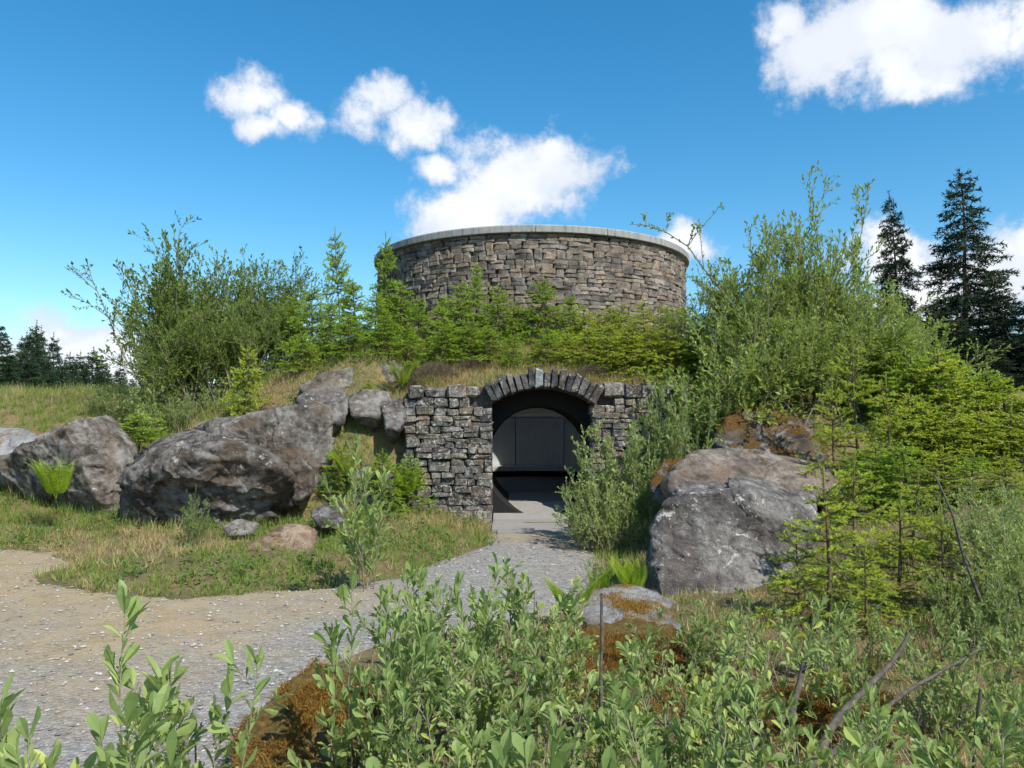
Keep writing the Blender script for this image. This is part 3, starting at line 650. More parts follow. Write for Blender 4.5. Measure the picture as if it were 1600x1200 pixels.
def fuzz(o, n, seed, hmin=.012, hmax=.035, zmin=.15):
    me = o.data; k = len(me.vertices); co = np.empty(k * 3, np.float32); me.vertices.foreach_get('co', co); co = co.reshape(-1, 3)
    no = np.empty(k * 3, np.float32); me.vertices.foreach_get('normal', no); no = no.reshape(-1, 3)
    w = co + np.array(o.location); ok = np.where((no[:, 2] > zmin) & (fbm(w * 2.6, 4, seed) + .25 * no[:, 2] > .03))[0]
    if len(ok) == 0: return
    rg = np.random.default_rng(seed); i = rg.choice(ok, n); P = co[i] + rg.normal(0, .012, (n, 3)) - no[i] * .004
    g = Geo(); cards(g, P, no[i] + rg.normal(0, .6, (n, 3)), rg.normal(0, 1, (n, 3)), rg.uniform(hmin, hmax, n), .005, T_NEEDLE); obj('moss', g.mesh('moss_cushion', M['mossfuzz'], False), o)
for o in [q for q in COL.objects if q.name.startswith('boulder')]:
    mn = o.data.materials[0].name
    if mn == 'mossy stone': fuzz(o, 26000, 5)
    elif mn == 'grey slab stone' and o.location.y < 8: fuzz(o, 9000, 8)
    elif mn == 'black mossy boulder stone': fuzz(o, 6000, 9, .02, .04)
# ------------------------------------------------------------------ plants
def perp(d, rg):
    a = rg.normal(0, 1, 3); a -= d * (a @ d); return a / max(np.linalg.norm(a), 1e-6)
def branch_path(p, d, L, n, rg, wob=.18, up=0.05):
    pts = [np.array(p, float)]; d = np.array(d, float)
    for i in range(n):
        d = unit(d + rg.normal(0, wob, 3) * .5 + np.array([0, 0, up])); pts.append(pts[-1] + d * L / n)
    return np.array(pts)
def along(pts, t):
    q = t * (len(pts) - 1); i = min(int(q), len(pts) - 2); f = q - i
    return pts[i] * (1 - f) + pts[i + 1] * f, unit(pts[i + 1] - pts[i])
def willow(seed, H, nstem, spread, leafL, spacing, T, sub=True, stubs=0, base_r=.12, rad=.012, fill=1.0, ratio=.42):
    rg = np.random.default_rng(seed); gs, gl = Geo(), Geo(); LP, LD = [], []
    def leaves(pts, L, t0):
        n = max(2, int(L * (1 - t0) / spacing))
        for i in range(n):
            t = t0 + (1 - t0) * (i + rg.random() * .6) / n; p, d = along(pts, min(t, 1)); LP.append(p); LD.append(unit(d * rg.uniform(.55, 1.1) + perp(d, rg) * rg.uniform(.5, 1.0) + np.array([0, 0, .15])))
        p = pts[-1]; d = unit(pts[-1] - pts[-2])
        for i in range(3): LP.append(p - d * .01 * i); LD.append(unit(d + perp(d, rg) * .4))
    for s in range(nstem):
        az = rg.random() * 2 * PI; tilt = spread * rg.random() ** .7; h = H * rg.uniform(.62, 1.0) if s else H
        d = np.array([math.cos(az) * math.sin(tilt), math.sin(az) * math.sin(tilt), math.cos(tilt)])
        p0 = np.array([rg.normal(0, base_r), rg.normal(0, base_r), -.08])
        pts = branch_path(p0, d, h, 8, rg, .2, .06); r0 = rad * rg.uniform(.7, 1.2)
        tube(gs, pts, np.linspace(r0, r0 * .22, 9), 5)
        leaves(pts, h, .45)
        nb_ = int((7 + 6 * rg.random()) * fill)
        for k in range(nb_):
            t = rg.uniform(.15, .93); p, d = along(pts, t); L = h * ratio * (1.05 - t * .75) * rg.uniform(.6, 1.2)
            bd = unit(d * rg.uniform(.7, 1.1) + perp(d, rg) * rg.uniform(.55, 1.0)); bp = branch_path(p, bd, L, 5, rg, .22, .07)
            tube(gs, bp, np.linspace(r0 * .45, r0 * .13, 6), 3); leaves(bp, L, .18)
            if sub:
                for q in range(int(2 + L * 4.5)):
                    t2 = rg.uniform(.15, .95); p2, d2 = along(bp, t2); L2 = L * rg.uniform(.25, .55)
                    b2 = branch_path(p2, unit(d2 + perp(d2, rg) * .85), L2, 3, rg, .2, .06)
                    tube(gs, b2, np.linspace(r0 * .2, r0 * .09, 4), 3); leaves(b2, L2, .08)
    for s in range(stubs):
        az = rg.random() * 2 * PI; d = unit(np.array([math.cos(az) * .35, math.sin(az) * .35, 1.0])); L = H * rg.uniform(.35, .8)
        pts = branch_path([rg.normal(0, base_r * 1.3), rg.normal(0, base_r * 1.3), -.08], d, L, 5, rg, .1, .02); tube(gs, pts, np.linspace(rad * .8, rad * .5, 6), 5)
    P = np.array(LP); D = np.array(LD); N = unit(rg.normal(0, .55, (len(P), 3)) + np.array([0, 0, 1.0]) + .3 * unit(P - np.array([0, 0, H * .4])))
    L = leafL * rg.uniform(.35, 1.2, len(P)); cards(gl, P, D, N, L, L * rg.uniform(.3, .52, len(P)), T)
    return gs, gl
def spruce(seed, H, R0, dens=1.2, nl=.018, nw=.005, step=.16, nbr=6, shoot=.4, droop=0.0, twig=.07, leader=.16, power=.8, fat=1.0):
    """trunk, old needles, fresh shoots"""
    rg = np.random.default_rng(seed); gt, gn, gf = Geo(), Geo(), Geo(); tp = branch_path([0, 0, -.1], [0, 0, 1], H + .1, 10, rg, .05, .1)
    tube(gt, tp, np.linspace(.013 * H + .004, .004, 11), 6)
    segs = []
    def bris(pts, t0, t1, fresh): segs.append((along(pts, t0)[0], along(pts, t1)[0], fresh))
    zz = .08 * H
    z = H * (1 - leader); lev = []
    while z > .05 * H: lev.append(z); z -= step * rg.uniform(.75, 1.2) * (0.55 + .6 * (1 - z / H))
    p_top, _ = along(tp, (H * (1 - leader) + .1) / (H + .1))
    segs.append((p_top, tp[-1] * .45 + p_top * .55, False)); segs.append((tp[-1] * .45 + p_top * .55, tp[-1], True))
    for z in lev:
        t = (z + .1) / (H + .1); p, _ = along(tp, t); fr = 1 - z / H
        nb_ = nbr + rg.integers(-1, 2); a0 = rg.random() * 6.28
        for k in range(nb_):
            L = R0 * (fr ** power) * rg.uniform(.5, 1.15) + .05 * H * .5
            az = a0 + k * 2 * PI / nb_ + rg.normal(0, .2); el = (.75 - 1.0 * fr) * (1 - droop) - droop * .35 * fr + rg.normal(0, .17); p, _ = along(tp, min(1, max(0, t + rg.normal(0, .022))))
            d = np.array([math.cos(az) * math.cos(el), math.sin(az) * math.cos(el), math.sin(el)])
            n = 6; pts = [p]; dd = d.copy()
            for i in range(n):
                dd = unit(dd + np.array([0, 0, (-.09 if i < 3 else .09) * (1 - droop) - droop * .05]) + rg.normal(0, .05, 3)); pts.append(pts[-1] + dd * L / n)
            pts = np.array(pts); tube(gt, pts, np.linspace(.006 * fat + .004 * L, .0025 * fat, n + 1), 3)
            fs = max(.3, 1 - shoot * .5 / max(L, .1) * .35); bris(pts, .12, .5, False); bris(pts, .5, fs, False); bris(pts, fs, 1, True)
            s = rg.uniform(.1, .2) * L; side = 1
            while s < L * .97:
                q, dq = along(pts, s / L); l2 = (L - s) * .55 * rg.uniform(.6, 1.1) + twig * (.3 + .7 * min(1, fr * 2.6)) * rg.uniform(.6, 1.2); l2 = min(l2, .55 * R0)
                sd_ = unit(np.cross(dq, [0, 0, 1])) * side; td = unit(dq * .75 + sd_ * .8 + np.array([0, 0, rg.normal(-.02, .30) - droop * .5]))
                e = q + td * l2 + np.array([0, 0, rg.normal(.0, .02) - droop * l2 * .15]); tube(gt, np.array([q, e]), np.array([.003, .0015]) * fat, 3)
                fl = max(.25, 1 - shoot * .09 / l2); segs.append((q, q * (1 - fl) + e * fl, False)); segs.append((q * (1 - fl) + e * fl, e, True))
                # tertiary sprigs
                if l2 > .16 * max(1, R0):
                    for w in range(int(l2 / (.085 * max(1, R0 * .9)))):
                        t3 = rg.uniform(.2, .9); q3 = q + (e - q) * t3; d3 = unit(td * .7 + perp(td, rg) * np.array([.8, .8, .35])); l3 = twig * rg.uniform(.7, 1.3)
                        segs.append((q3, q3 + d3 * l3 * .45, False)); segs.append((q3 + d3 * l3 * .45, q3 + d3 * l3, True))
                side = -side; s += twig * rg.uniform(.5, .95)
    A = np.array([s[0] for s in segs]); B = np.array([s[1] for s in segs]); F = np.array([s[2] for s in segs]); Ln = np.linalg.norm(B - A, axis=1)
    for fresh, g in ((False, gn), (True, gf)):
        a, b_, l = A[F == fresh], B[F == fresh], Ln[F == fresh]
        cnt = np.maximum(3, (l * 100 * dens * (1.35 if fresh else 1)).astype(int)); idx = np.repeat(np.arange(len(a)), cnt)
        t = rg.random(len(idx)); P = a[idx] + (b_ - a)[idx] * t[:, None]; D0 = unit((b_ - a)[idx])
        rv = rg.normal(0, 1, (len(idx), 3)); rv -= D0 * (rv * D0).sum(1)[:, None]; rv = unit(rv)
        Dn = unit(D0 * rg.uniform(.5, 1.0, (len(idx), 1)) + rv); N = unit(np.cross(Dn, D0) + rg.normal(0, .4, (len(idx), 3)))
        cards(g, P, Dn, N, nl * rg.uniform(.7, 1.15, len(idx)) * (.9 if fresh else 1), nw * (1.25 if fresh else 1), T_NEEDLE)
    return gt, gn, gf
def plant(name, proto, loc, label, cat, group=None, s=1.0, rz=0.0, sz=None, tilt=(0, 0)):
    e = empty(name, loc, label, cat, group); e.scale = (s, s, sz or s); e.rotation_euler = (tilt[0], tilt[1], rz)
    for nm, me in proto: obj(nm, me, e)
    return e
def mk_willow(nm, leafmat, *a, **k):
    gs, gl = willow(*a, **k); return [('stems', gs.mesh(nm + '_stems', M['bark'])), ('leaves', gl.mesh(nm + '_leaves', M[leafmat], False))]
def mk_spruce(nm, nmat, smat, *a, **k):
    gt, gn, gf = spruce(*a, **k); return [('trunk', gt.mesh(nm + '_trunk', M['bark_spruce'])), ('crown', gn.mesh(nm + '_crown', M[nmat], False)), ('fresh_shoots', gf.mesh(nm + '_shoots', M[smat], False))]
rg = np.random.default_rng(77)
def top_height(px, py, Y, x, z): return at(px, py, Y)[2] - z
def place(protos, H0, name, px, Y, top, label, cat, group=None, wide=1.0, i=None, sink=0.05):
    x = (px - 800) * Y / FPX; z = gz(x, Y) - sink; h = max(.15, top_height(px, top, Y, x, z))
    sz = h / H0; p = protos[rg.integers(len(protos)) if i is None else i]
    tl = (rg.normal(0, .12), rg.normal(0, .12)) if H0 == .95 else (rg.normal(0, .03), rg.normal(0, .03))
    return plant(name, p, (x, Y, z), label, cat, group, sz * wide, rg.random() * 6.28, sz, tl)

ORD = ['first', 'second', 'third', 'fourth', 'fifth', 'sixth', 'seventh', 'eighth', 'ninth', 'tenth', 'eleventh', 'twelfth', 'thirteenth', 'fourteenth', 'fifteenth', 'sixteenth', 'seventeenth', 'eighteenth', 'nineteenth', 'twentieth']
def row(protos, H0, name, spots, fmt, cat, group, wide, sink=.05):
    """a row of plants; each label counts it along its row, from the left of the photo"""
    for k, (px, Y, top) in enumerate(sorted(spots)):
        top += rg.uniform(-1, 1) * (115 if H0 == .95 else 90) / Y if Y < 20 else 0; px += rg.uniform(-1, 1) * 60 / Y if Y < 20 else 0
        place(protos, H0, name, px, Y, top, fmt % ORD[k], cat, group, wide * rg.uniform(.88, 1.12), None, sink)
# spruce saplings
SP = [mk_spruce('sapling', 'needle', 'shoot', 100 + i, 1.5, .66, 1.7, .032, .0105, .17, 6, 1.0, 0, .075) for i in range(4)]
SPY = [mk_spruce('yellow_sapling', 'needle', 'shoot_yellow', 120 + i, 1.5, .70, 1.7, .032, .0105, .17, 6, 1.0, 0, .075) for i in range(3)]
SPN = [mk_spruce('near_sapling', 'needle', 'shoot_yellow', 140 + i, 1.3, .62, 4.6, .024, .0048, .23, 5, 1.1, 0, .068, .2) for i in range(2)]
gm = 'spruce saplings on the mound'
for px, Y, top, lab in [(531,15.6,350,'tall dark-tipped spruce sapling whose leader stands clear against the sky'),(606,15.7,362,'spruce sapling whose thin leader rises beside the drum rim'),
                        (735,15.0,402,'spruce sapling standing tallest in front of the drum stones')]:
    place(SP, 1.5, 'spruce_sapling', px, Y, top, lab, 'sapling', gm, .52)
row(SP, 1.5, 'spruce_sapling', [(450,15.8,455),(482,15.2,445),(512,14.9,470),(560,15.3,440),(584,14.9,455),(628,15.1,440),(652,14.8,455),(688,14.9,462),(712,14.8,440),(772,14.9,438),(812,15.0,462),(848,14.9,428),(885,15.0,450)],
    'green spruce sapling, %s from left in the tall row below the drum', 'sapling', gm, 1.1)
row(SP, 1.5, 'spruce_sapling', [(470,14.5,510),(540,14.5,490),(600,14.3,490),(640,14.2,500),(690,14.2,495),(735,14.3,490),(770,14.2,500),(805,14.1,515),(850,14.1,505)],
    'low green spruce sapling, %s from left in the front row above the facade', 'sapling', gm, 1.5)
row(SPY, 1.5, 'spruce_sapling', [(915,14.9,468),(945,14.7,478),(975,14.7,470),(1005,14.8,462),(1040,14.7,470),(1070,14.6,475)], 'yellow-green spruce sapling, %s from left in the upper row below the drum', 'sapling', gm, 1.3)
row(SPY, 1.5, 'spruce_sapling', [(885,14.1,515),(915,14.0,510),(950,13.9,500),(985,13.9,495),(1020,13.9,500),(1050,13.8,510),(1085,13.9,500)], 'yellow-green spruce sapling, %s from left in the lower row behind the coping', 'sapling', gm, 1.4)
place(SPY, 1.5, 'spruce_sapling', 382, 13.6, 535, 'slim yellowish spruce sapling alone on the grassy bank', 'sapling', None, .8)
place(SP, 1.5, 'spruce_sapling', 222, 13.6, 640, 'low bushy spruce in the gap between the two largest boulders', 'sapling', None, 2.2)
place(SPY, 1.5, 'spruce_sapling', 575, 13.5, 590, 'small spruce sapling among the piled rocks beside the facade', 'sapling', None, 1.3)
for px, Y, top, w, lab in [(530,12.4,690,1.3,'green spruce seedling in the gap beside the blocky boulder'),(600,12.3,700,1.2,'green spruce seedling against the end of the facade'),(548,13.2,655,1.4,'spruce seedling draped over the rocks above the gap'),(505,14.2,560,1.3,'low spruce just behind the slanting rock'),(640,12.6,705,1.1,'grassy green seedling overlapping the facade corner')]:
    place(SP, 1.5, 'spruce_sapling', px, Y, top, lab, 'sapling', None, w)
gr_ = 'spruce saplings on the slope beside the big willow'
row(SPN, 1.3, 'spruce_sapling', [(1345,10.2,520),(1305,9.6,600),(1385,9.4,585)], 'spruce sapling with dark whorls behind the brownish slab, %s from left', 'sapling', gr_, .95)
row(SPY + SP[:2], 1.5, 'spruce_sapling', [(1395,12,515),(1430,11.4,540),(1468,11.2,545),(1505,11.4,555),(1545,11.0,572),(1585,11.0,575),(1625,10.6,585)], 'lime-tipped spruce sapling, %s from left in the top row below the dark spruces', 'sapling', gr_, 1.5)
row(SPY + SP[:2], 1.5, 'spruce_sapling', [(1410,9.8,610),(1450,9.6,615),(1492,9.5,622),(1535,9.4,630),(1578,9.2,640),(1625,9.0,640)], 'lime-tipped spruce sapling, %s from left in the middle row of the slope', 'sapling', gr_, 1.5)
row(SPY + SP[:2], 1.5, 'spruce_sapling', [(1370,8.4,690),(1415,8.2,690),(1465,8.0,700),(1515,7.8,705),(1570,7.6,715),(1620,7.6,715)], 'lime-tipped spruce sapling, %s from left in the lowest row of the slope', 'sapling', gr_, 1.45)
for px, Y, top, w, lab in [(1288,5.9,728,1.15,'spruce sapling with bare leader in front of the big lichened boulder'),(1330,6.6,705,1.0,'slender golden-tipped spruce sapling just behind the one with the bare leader'),
                        (1392,6.0,765,1.2,'bushy low spruce sapling second from the big lichened boulder'),(1462,5.8,790,1.15,'short spruce sapling with an upright pale candle near the leggy willow'),
                        (1420,6.9,735,1.2,'half hidden spruce sapling behind the bushy low one'),(1245,6.2,800,1.0,'small spruce sapling hugging the edge of the big lichened boulder'),(1345,5.5,850,1.4,'lowest wide spruce sapling at the edge of the thicket')]:
    place(SPN, 1.3, 'spruce_sapling', px, Y, top, lab, 'sapling', 'spruce saplings near the thicket', w)
# big dark spruces behind
BIG = [mk_spruce('big_spruce', 'needle_dark', 'needle_dark', 160 + i, 9.0, 2.3 - .5 * i, .36, .17, .034, .42, 6, .3, .6, .22, .06, .95, 3) for i in range(2)]
place(BIG, 9, 'spruce_tree', 1505, 27, 268, 'tall dark spruce with a full crown behind the slope', 'tree', None, 1.25, 0, .2)
place(BIG, 9, 'spruce_tree', 1415, 29, 290, 'narrow dark spruce with gaps between drooping branches', 'tree', None, .85, 1, .2)
row(BIG, 9, 'spruce_tree', [(1590,24,420),(1555,21,530),(1480,24,470),(1640,22,380),(1605,19,560),(1515,22,490),(1450,23,500),(1570,18,580),(1470,20,560)], 'dark shaded spruce under the two tall spruces, %s from left', 'tree', 'shaded spruces', 2.1, .2)
# distant spruces on the other side
FAR = [mk_spruce('far_spruce', 'needle_far', 'needle_far', 180 + i, 4.5, 1.0, .36, .11, .034, .30, 6, .3, .1, .17, .12, 1.0, 2) for i in range(3)]
gf_ = 'distant spruces beyond the grassy bank'
row(FAR, 4.5, 'spruce_tree', [(13,36,500),(38,37,500),(56,40,509),(81,38,520),(-22,36,510),(26,39,515),(68,39,530)], 'dark distant spruce with a spire over the cloud, %s from left', 'tree', gf_, 1.0, .3)
row(FAR, 4.5, 'spruce_tree', [(0,33,540),(66,35,553),(28,34,545),(48,33,555),(-35,33,550),(92,34,565),(78,33,575),(15,33,560)], 'lower dark distant spruce filling the stand, %s from left', 'tree', gf_, 1.5, .3)
row(FAR, 4.5, 'spruce_tree', [(104,40,548),(120,41,548),(143,40,541),(165,41,555),(186,42,570),(112,36,572),(130,37,570),(152,37,575),(172,37,580),(196,38,585),(208,40,590)], 'small distant spruce standing apart under the white cloud, %s from left', 'tree', gf_, 1.3, .3)
# willows on the mound
WM = [mk_willow('mound_willow', 'leaf_far', 200 + i, 3.2, 11, .40, .088, .034, T_LEAF2, True, 0, .25, .015, 1.1) for i in range(3)]
WP = [mk_willow('pale_willow', 'leaf_pale', 210 + i, 3.2, 12, .55, .09, .034, T_LEAF2, True, 0, .28, .016, 1.1) for i in range(3)]
gw_ = 'willows at the far end of the mound'
for px, Y, top, lab in [(275,16.8,352,'tall dense willow with the highest twigs on the grassy end of the mound'),(268,16.4,425,'willow at the outer edge of the mound with twigs over the white cloud')]:
    place(WM, 3.2, 'willow_shrub', px, Y, top, lab, 'shrub', gw_, .95)
row(WM, 3.2, 'willow_shrub', [(318,17.0,374),(355,17.1,392),(392,17.0,384),(430,17.2,402),(462,17.3,420),(290,17.2,400)], 'olive willow, %s from left in the tall row beside the spruce thicket', 'shrub', gw_, .95)
row(WM, 3.2, 'willow_shrub', [(262,15.8,490),(285,15.7,470),(308,15.7,455),(348,15.8,460),(390,15.9,465),(430,16,470),(462,15.8,480)], 'olive willow, %s from left in the lower row facing the grassy bank', 'shrub', gw_, 1.15)
gq = 'willows overhanging the rocks'
for px, Y, top, w, lab in [(1285,13.2,258,.75,'tallest willow shoot with sparse twigs against the sky'),(1165,13.0,340,1.0,'willow with long branches reaching over the drum rim'),(1230,13.2,345,.9,'leafy willow just beside the tallest shoot')]:
    place(WP, 3.2, 'willow_shrub', px, Y, top, lab, 'shrub', gq, w)
row(WP, 3.2, 'willow_shrub', [(1100,13.9,440),(1140,13.6,420),(1190,13.5,385),(1325,13.3,395),(1365,13.2,410),(1400,13.2,450)], 'grey-green willow, %s from left at the back of the mass above the black boulder', 'shrub', gq, 1.1)
row(WP, 3.2, 'willow_shrub', [(1110,12.6,520),(1150,12.2,490),(1200,12.0,465),(1250,12.0,450),(1300,12.0,440),(1350,12.2,440),(1395,12.4,470),(1435,12.6,500)], 'grey-green willow, %s from left at the front of the mass above the black boulder', 'shrub', gq, 1.2)
# long arching branch of the willow towards the drum
g1, g2 = Geo(), Geo(); rgx = np.random.default_rng(9); LP = []; LD = []
ctrl = [(1190,520,12.8),(1140,470,12.8),(1100,420,12.8),(1075,385,12.9),(1040,362,12.9),(1010,352,13),(985,350,13)]
pts = np.array([at(*q) for q in ctrl]); tube(g1, pts, np.linspace(.018, .004, len(pts)), 5)
for (i, tp_) in ((2, (1095,340,12.7)), (3, (1120,310,12.6)), (3, (1085,350,12.8)), (4, (1050,335,12.9)), (5, (1005,335,13)), (1, (1120,400,12.7))):
    e = at(*tp_); bp = branch_path(pts[i], unit(e - pts[i]), np.linalg.norm(e - pts[i]), 4, rgx, .12, .0); tube(g1, bp, np.linspace(.008, .003, 5), 4)
    for q in range(22):
        p, d = along(bp, rgx.uniform(.2, 1)); LP.append(p); LD.append(unit(d + perp(d, rgx) * .9))
    for q in range(9):
        p, d = along(bp, rgx.uniform(.7, 1)); LP.append(p + rgx.normal(0, .03, 3)); LD.append(unit(d + perp(d, rgx) * .9))
for q in range(60):
    p, d = along(pts, rgx.uniform(.35, 1)); LP.append(p); LD.append(unit(d + perp(d, rgx) * .9))
LP = np.array(LP); LD = np.array(LD); L = .07 * rgx.uniform(.6, 1.1, len(LP)); cards(g2, LP, LD, rgx.normal(0, 1, (len(LP), 3)) + [0, 0, 1], L, L * .45, T_LEAF2)
e0 = pts[0]; wb = empty('willow_branch', e0, 'long thin willow branch arching out over the drum rim', 'branch', gq)
for nm, g_, mt in (('stem', g1, 'bark'), ('leaves', g2, 'leaf_pale')):
    g_.v = [q - e0 for q in g_.v]; obj(nm, g_.mesh(nm, M[mt], nm == 'stem'), wb)

# willows near the path
WN = [mk_willow('path_willow', 'leaf_near', 230 + i, 1.6, 10, .5, .062, .022, T_LEAF2, True, 0, .14, .010, 1.1, .36) for i in range(2)]
place(WN, 1.6, 'willow_shrub', 1055, 10.6, 572, 'willow with one tall thin stem beside the tunnel mouth', 'shrub', None, .55, 0)
gp = 'willows beside the tunnel mouth'
row(WN, 1.6, 'willow_shrub', [(955,10.9,640),(990,10.6,655),(1018,10.9,625),(958,10.2,740),(925,10.5,725),(1000,10.0,735),(1085,11.6,610)], 'bushy willow beside the tunnel mouth, %s from left', 'shrub', gp, .9)
place(WN, 1.6, 'willow_shrub', 305, 9.9, 752, 'small leafy willow against the front of the layered dark brown boulder', 'shrub', None, .75, 1)
place(WN, 1.6, 'willow_shrub', 175, 15.5, 585, 'thin willow sprig on the grassy bank', 'shrub', None, .8)
row(WN, 1.6, 'willow_shrub', [(245,14.8,585),(290,14.6,600),(210,15.4,575),(335,14.8,590),(150,16,600),(440,14.6,590)], 'small willow scrub on the grassy bank below the mound willows, %s from left', 'shrub', 'bank scrub', 1.3)
# foreground thicket
WF = [mk_willow('thicket_willow', 'leaf_near', 250 + i, .95, 6, .40, .074, .019, T_LEAF, False, 6, .13, .007, .62, .32) for i in range(5)]
WB = [mk_willow('close_willow', 'leaf_near', 260 + i, .95, 5, .36, .078, .018, T_LEAF, False, 1, .07, .007, .75, .34) for i in range(3)]
for px, Y, top, lab in [(185,2.6,905,'foreground willow whose tall leafy shoot stands over the gravel'),(345,2.7,985,'foreground willow with paired shoots in front of the mossy rock'),(275,1.9,1040,'nearest willow with large leaves at the bottom edge over the gravel'),
                        (130,2.1,1090,'low willow tips in the bottom corner over the gravel')]:
    place(WB, .95, 'willow_shrub', px, Y, top, lab, 'shrub', None, .9)
for px, Y, top, lab in [(560,3.3,885,'foreground willow leaning over the golden mossy rock'),(625,3.2,960,'foreground willow with upright stems right beside the golden mossy rock')]:
    place(WB, .95, 'willow_shrub', px, Y, top, lab, 'shrub', None, .8)
place(WB, .95, 'willow_shrub', 560, 7.9, 672, 'single young willow growing at the grass verge in front of the rubble', 'shrub', None, .75, 1)
gt_ = 'foreground willow thicket'
row(WB, .95, 'willow_shrub', [(665,3.8,865),(730,4.0,850),(840,3.9,890)], 'tall large-leaved willow, %s from left in the clump rising before the path', 'shrub', gt_, .8)
row(WF, .95, 'willow_shrub', [(650,4.8,870),(692,4.6,885),(740,4.9,845),(785,4.7,880),(835,4.8,865),(875,4.5,915)], 'thicket willow, %s from left in the back row before the path', 'shrub', gt_, .95)
row(WF, .95, 'willow_shrub', [(690,3.7,960),(740,3.6,965),(790,3.6,970),(845,3.6,965),(900,3.7,970),(950,3.8,960)], 'thicket willow, %s from left in the middle row below the tunnel mouth', 'shrub', gt_, 1.05)
row(WF, .95, 'willow_shrub', [(650,2.8,1055),(710,2.8,1045),(770,2.7,1050),(840,2.7,1045),(910,2.7,1050)], 'thicket willow, %s from left in the front row below the tunnel mouth', 'shrub', gt_, 1.1)
row(WF, .95, 'willow_shrub', [(1040,4.5,930),(1092,4.5,900),(1145,4.6,935),(1200,4.7,930),(1255,4.7,920),(1310,4.8,935),(1365,4.8,930),(1420,4.8,935),(1475,4.8,930),(1530,4.9,920),(1585,4.8,920),(1635,4.8,920)], 'thicket willow, %s from left in the back row below boulder and saplings', 'shrub', gt_, 1.0)
row(WF, .95, 'willow_shrub', [(1065,3.6,985),(1125,3.6,975),(1245,3.7,960),(1375,3.7,975),(1440,3.8,965),(1500,3.7,970),(1560,3.7,965),(1620,3.7,960)], 'thicket willow, %s from left in the middle row around the bare branch', 'shrub', gt_, 1.05)
row(WF, .95, 'willow_shrub', [(980,2.8,1040),(1060,2.8,1050),(1140,2.7,1065),(1230,2.7,1060),(1320,2.7,1065),(1400,2.7,1060),(1480,2.7,1050),(1560,2.7,1055),(1620,2.6,1050),(1100,2.5,1075),(1190,2.4,1085),(1280,2.4,1090),(1365,2.4,1085),(1445,2.3,1085),(1530,2.3,1080)], 'thicket willow, %s from left in the front row below the bare branch', 'shrub', gt_, 1.05)
for px, Y, top, lab in [(800,1.75,1120,'close willow shoot with big leaves at the bottom edge below the tunnel'),(975,1.7,1130,'close willow shoot with big pale leaves below the flat slab'),(1080,1.9,1075,'close willow shoot with a large yellowish leaf'),(680,1.9,1110,'close willow tip beside the golden mossy rock at the bottom edge')]:
    place(WB, .95, 'willow_shrub', px, Y, top, lab, 'shrub', None, .9)
row(WN, 1.6, 'willow_shrub', [(1540,5.6,780),(1585,5.9,755),(1500,5.3,840),(1605,5.2,830),(1555,6.4,735),(1485,6.9,740),(1560,5.0,880),(1630,6,760)], 'leggy broadleaf willow by the near saplings, %s from left', 'shrub', 'leggy willows', .9)
# thick grey branches and cut sticks
def stick(name, ctrl, r0, r1, label, mt='bark_old'):
    pts = np.array([at(*q) for q in ctrl]); base = pts[0]; g = Geo(); t_ = np.linspace(0, len(pts) - 1, 14); P = np.array([np.interp(t_, range(len(pts)), pts[:, k]) for k in range(3)]).T
    P = P + .006 * np.stack([vnoise(P * 9 + k * 7, k) for k in range(3)], 1); tube(g, P - base, np.linspace(r0, r1, 14), 7); return tag(obj(name, g.mesh(name, M[mt])), label, 'branch')
def stk(*a): o = stick(*a); o.location = tuple(at(*a[1][0])); return o
stk('bare_branch', [(1265,1215,3.1),(1300,1130,3.25),(1345,1085,3.35),(1390,1040,3.45),(1420,990,3.5)], .02, .008, 'thick bare grey branch forking up through the thicket')
stk('bare_branch', [(1285,1190,3.15),(1350,1130,3.3),(1450,1060,3.5),(1540,1010,3.6)], .014, .005, 'long thin branch slanting beside the thick bare grey branch')
stk('bare_branch', [(940,1215,3.2),(939,1060,3.25),(940,928,3.3)], .008, .006, 'straight dark cut stick standing in front of the flat slab')
stk('bare_branch', [(1235,1130,3.4),(1245,1080,3.45),(1255,1035,3.5)], .016, .012, 'short thick stump stem beside the thick bare grey branch')
stk('bare_branch', [(1522,1210,3.0),(1526,1130,3.0),(1530,1075,3.0)], .008, .006, 'short dark cut stick at the far end of the thicket')
stk('bare_branch', [(1540,960,5.2),(1500,850,5.4),(1488,800,5.4),(1460,740,5.5)], .012, .006, 'dark leaning stem of the leggy willow next to the saplings')

# ferns
def fern(seed, n, L, up):
    rg = np.random.default_rng(seed); gs, gl = Geo(), Geo()
    for k in range(n):
        az = rg.random() * 6.28; d = np.array([math.cos(az) * .5, math.sin(az) * .5, up]); d = unit(d); pts = [np.zeros(3)]; LL = L * rg.uniform(.7, 1.05); side0 = unit(np.cross(d, [0, 0, 1]))
        for i in range(10): d = unit(d + np.array([math.cos(az), math.sin(az), -.5]) * .045 * i * .3); pts.append(pts[-1] + d * LL / 10)
        pts = np.array(pts); tube(gs, pts, np.linspace(.005, .0015, 11), 3)
        for i in range(26):
            t = .12 + .88 * i / 26; p, dd = along(pts, t); s = side0; w = LL * .2 * math.sin(PI * min(1, (t + .08)) ** .8) + .012
            for sg in (-1, 1):
                pd = unit(s * sg + dd * .45 + np.array([0, 0, -.12])); nn = np.cross(dd, s)
                cards(gl, [p], [pd], [nn], w, LL * .021, T_LEAF2)
    return [('stalks', gs.mesh('fern_stalks', M['fern'])), ('fronds', gl.mesh('fern_fronds', M['fern'], False))]
FE = [fern(300, 8, .85, 1.1), fern(301, 6, .95, 1.9)]
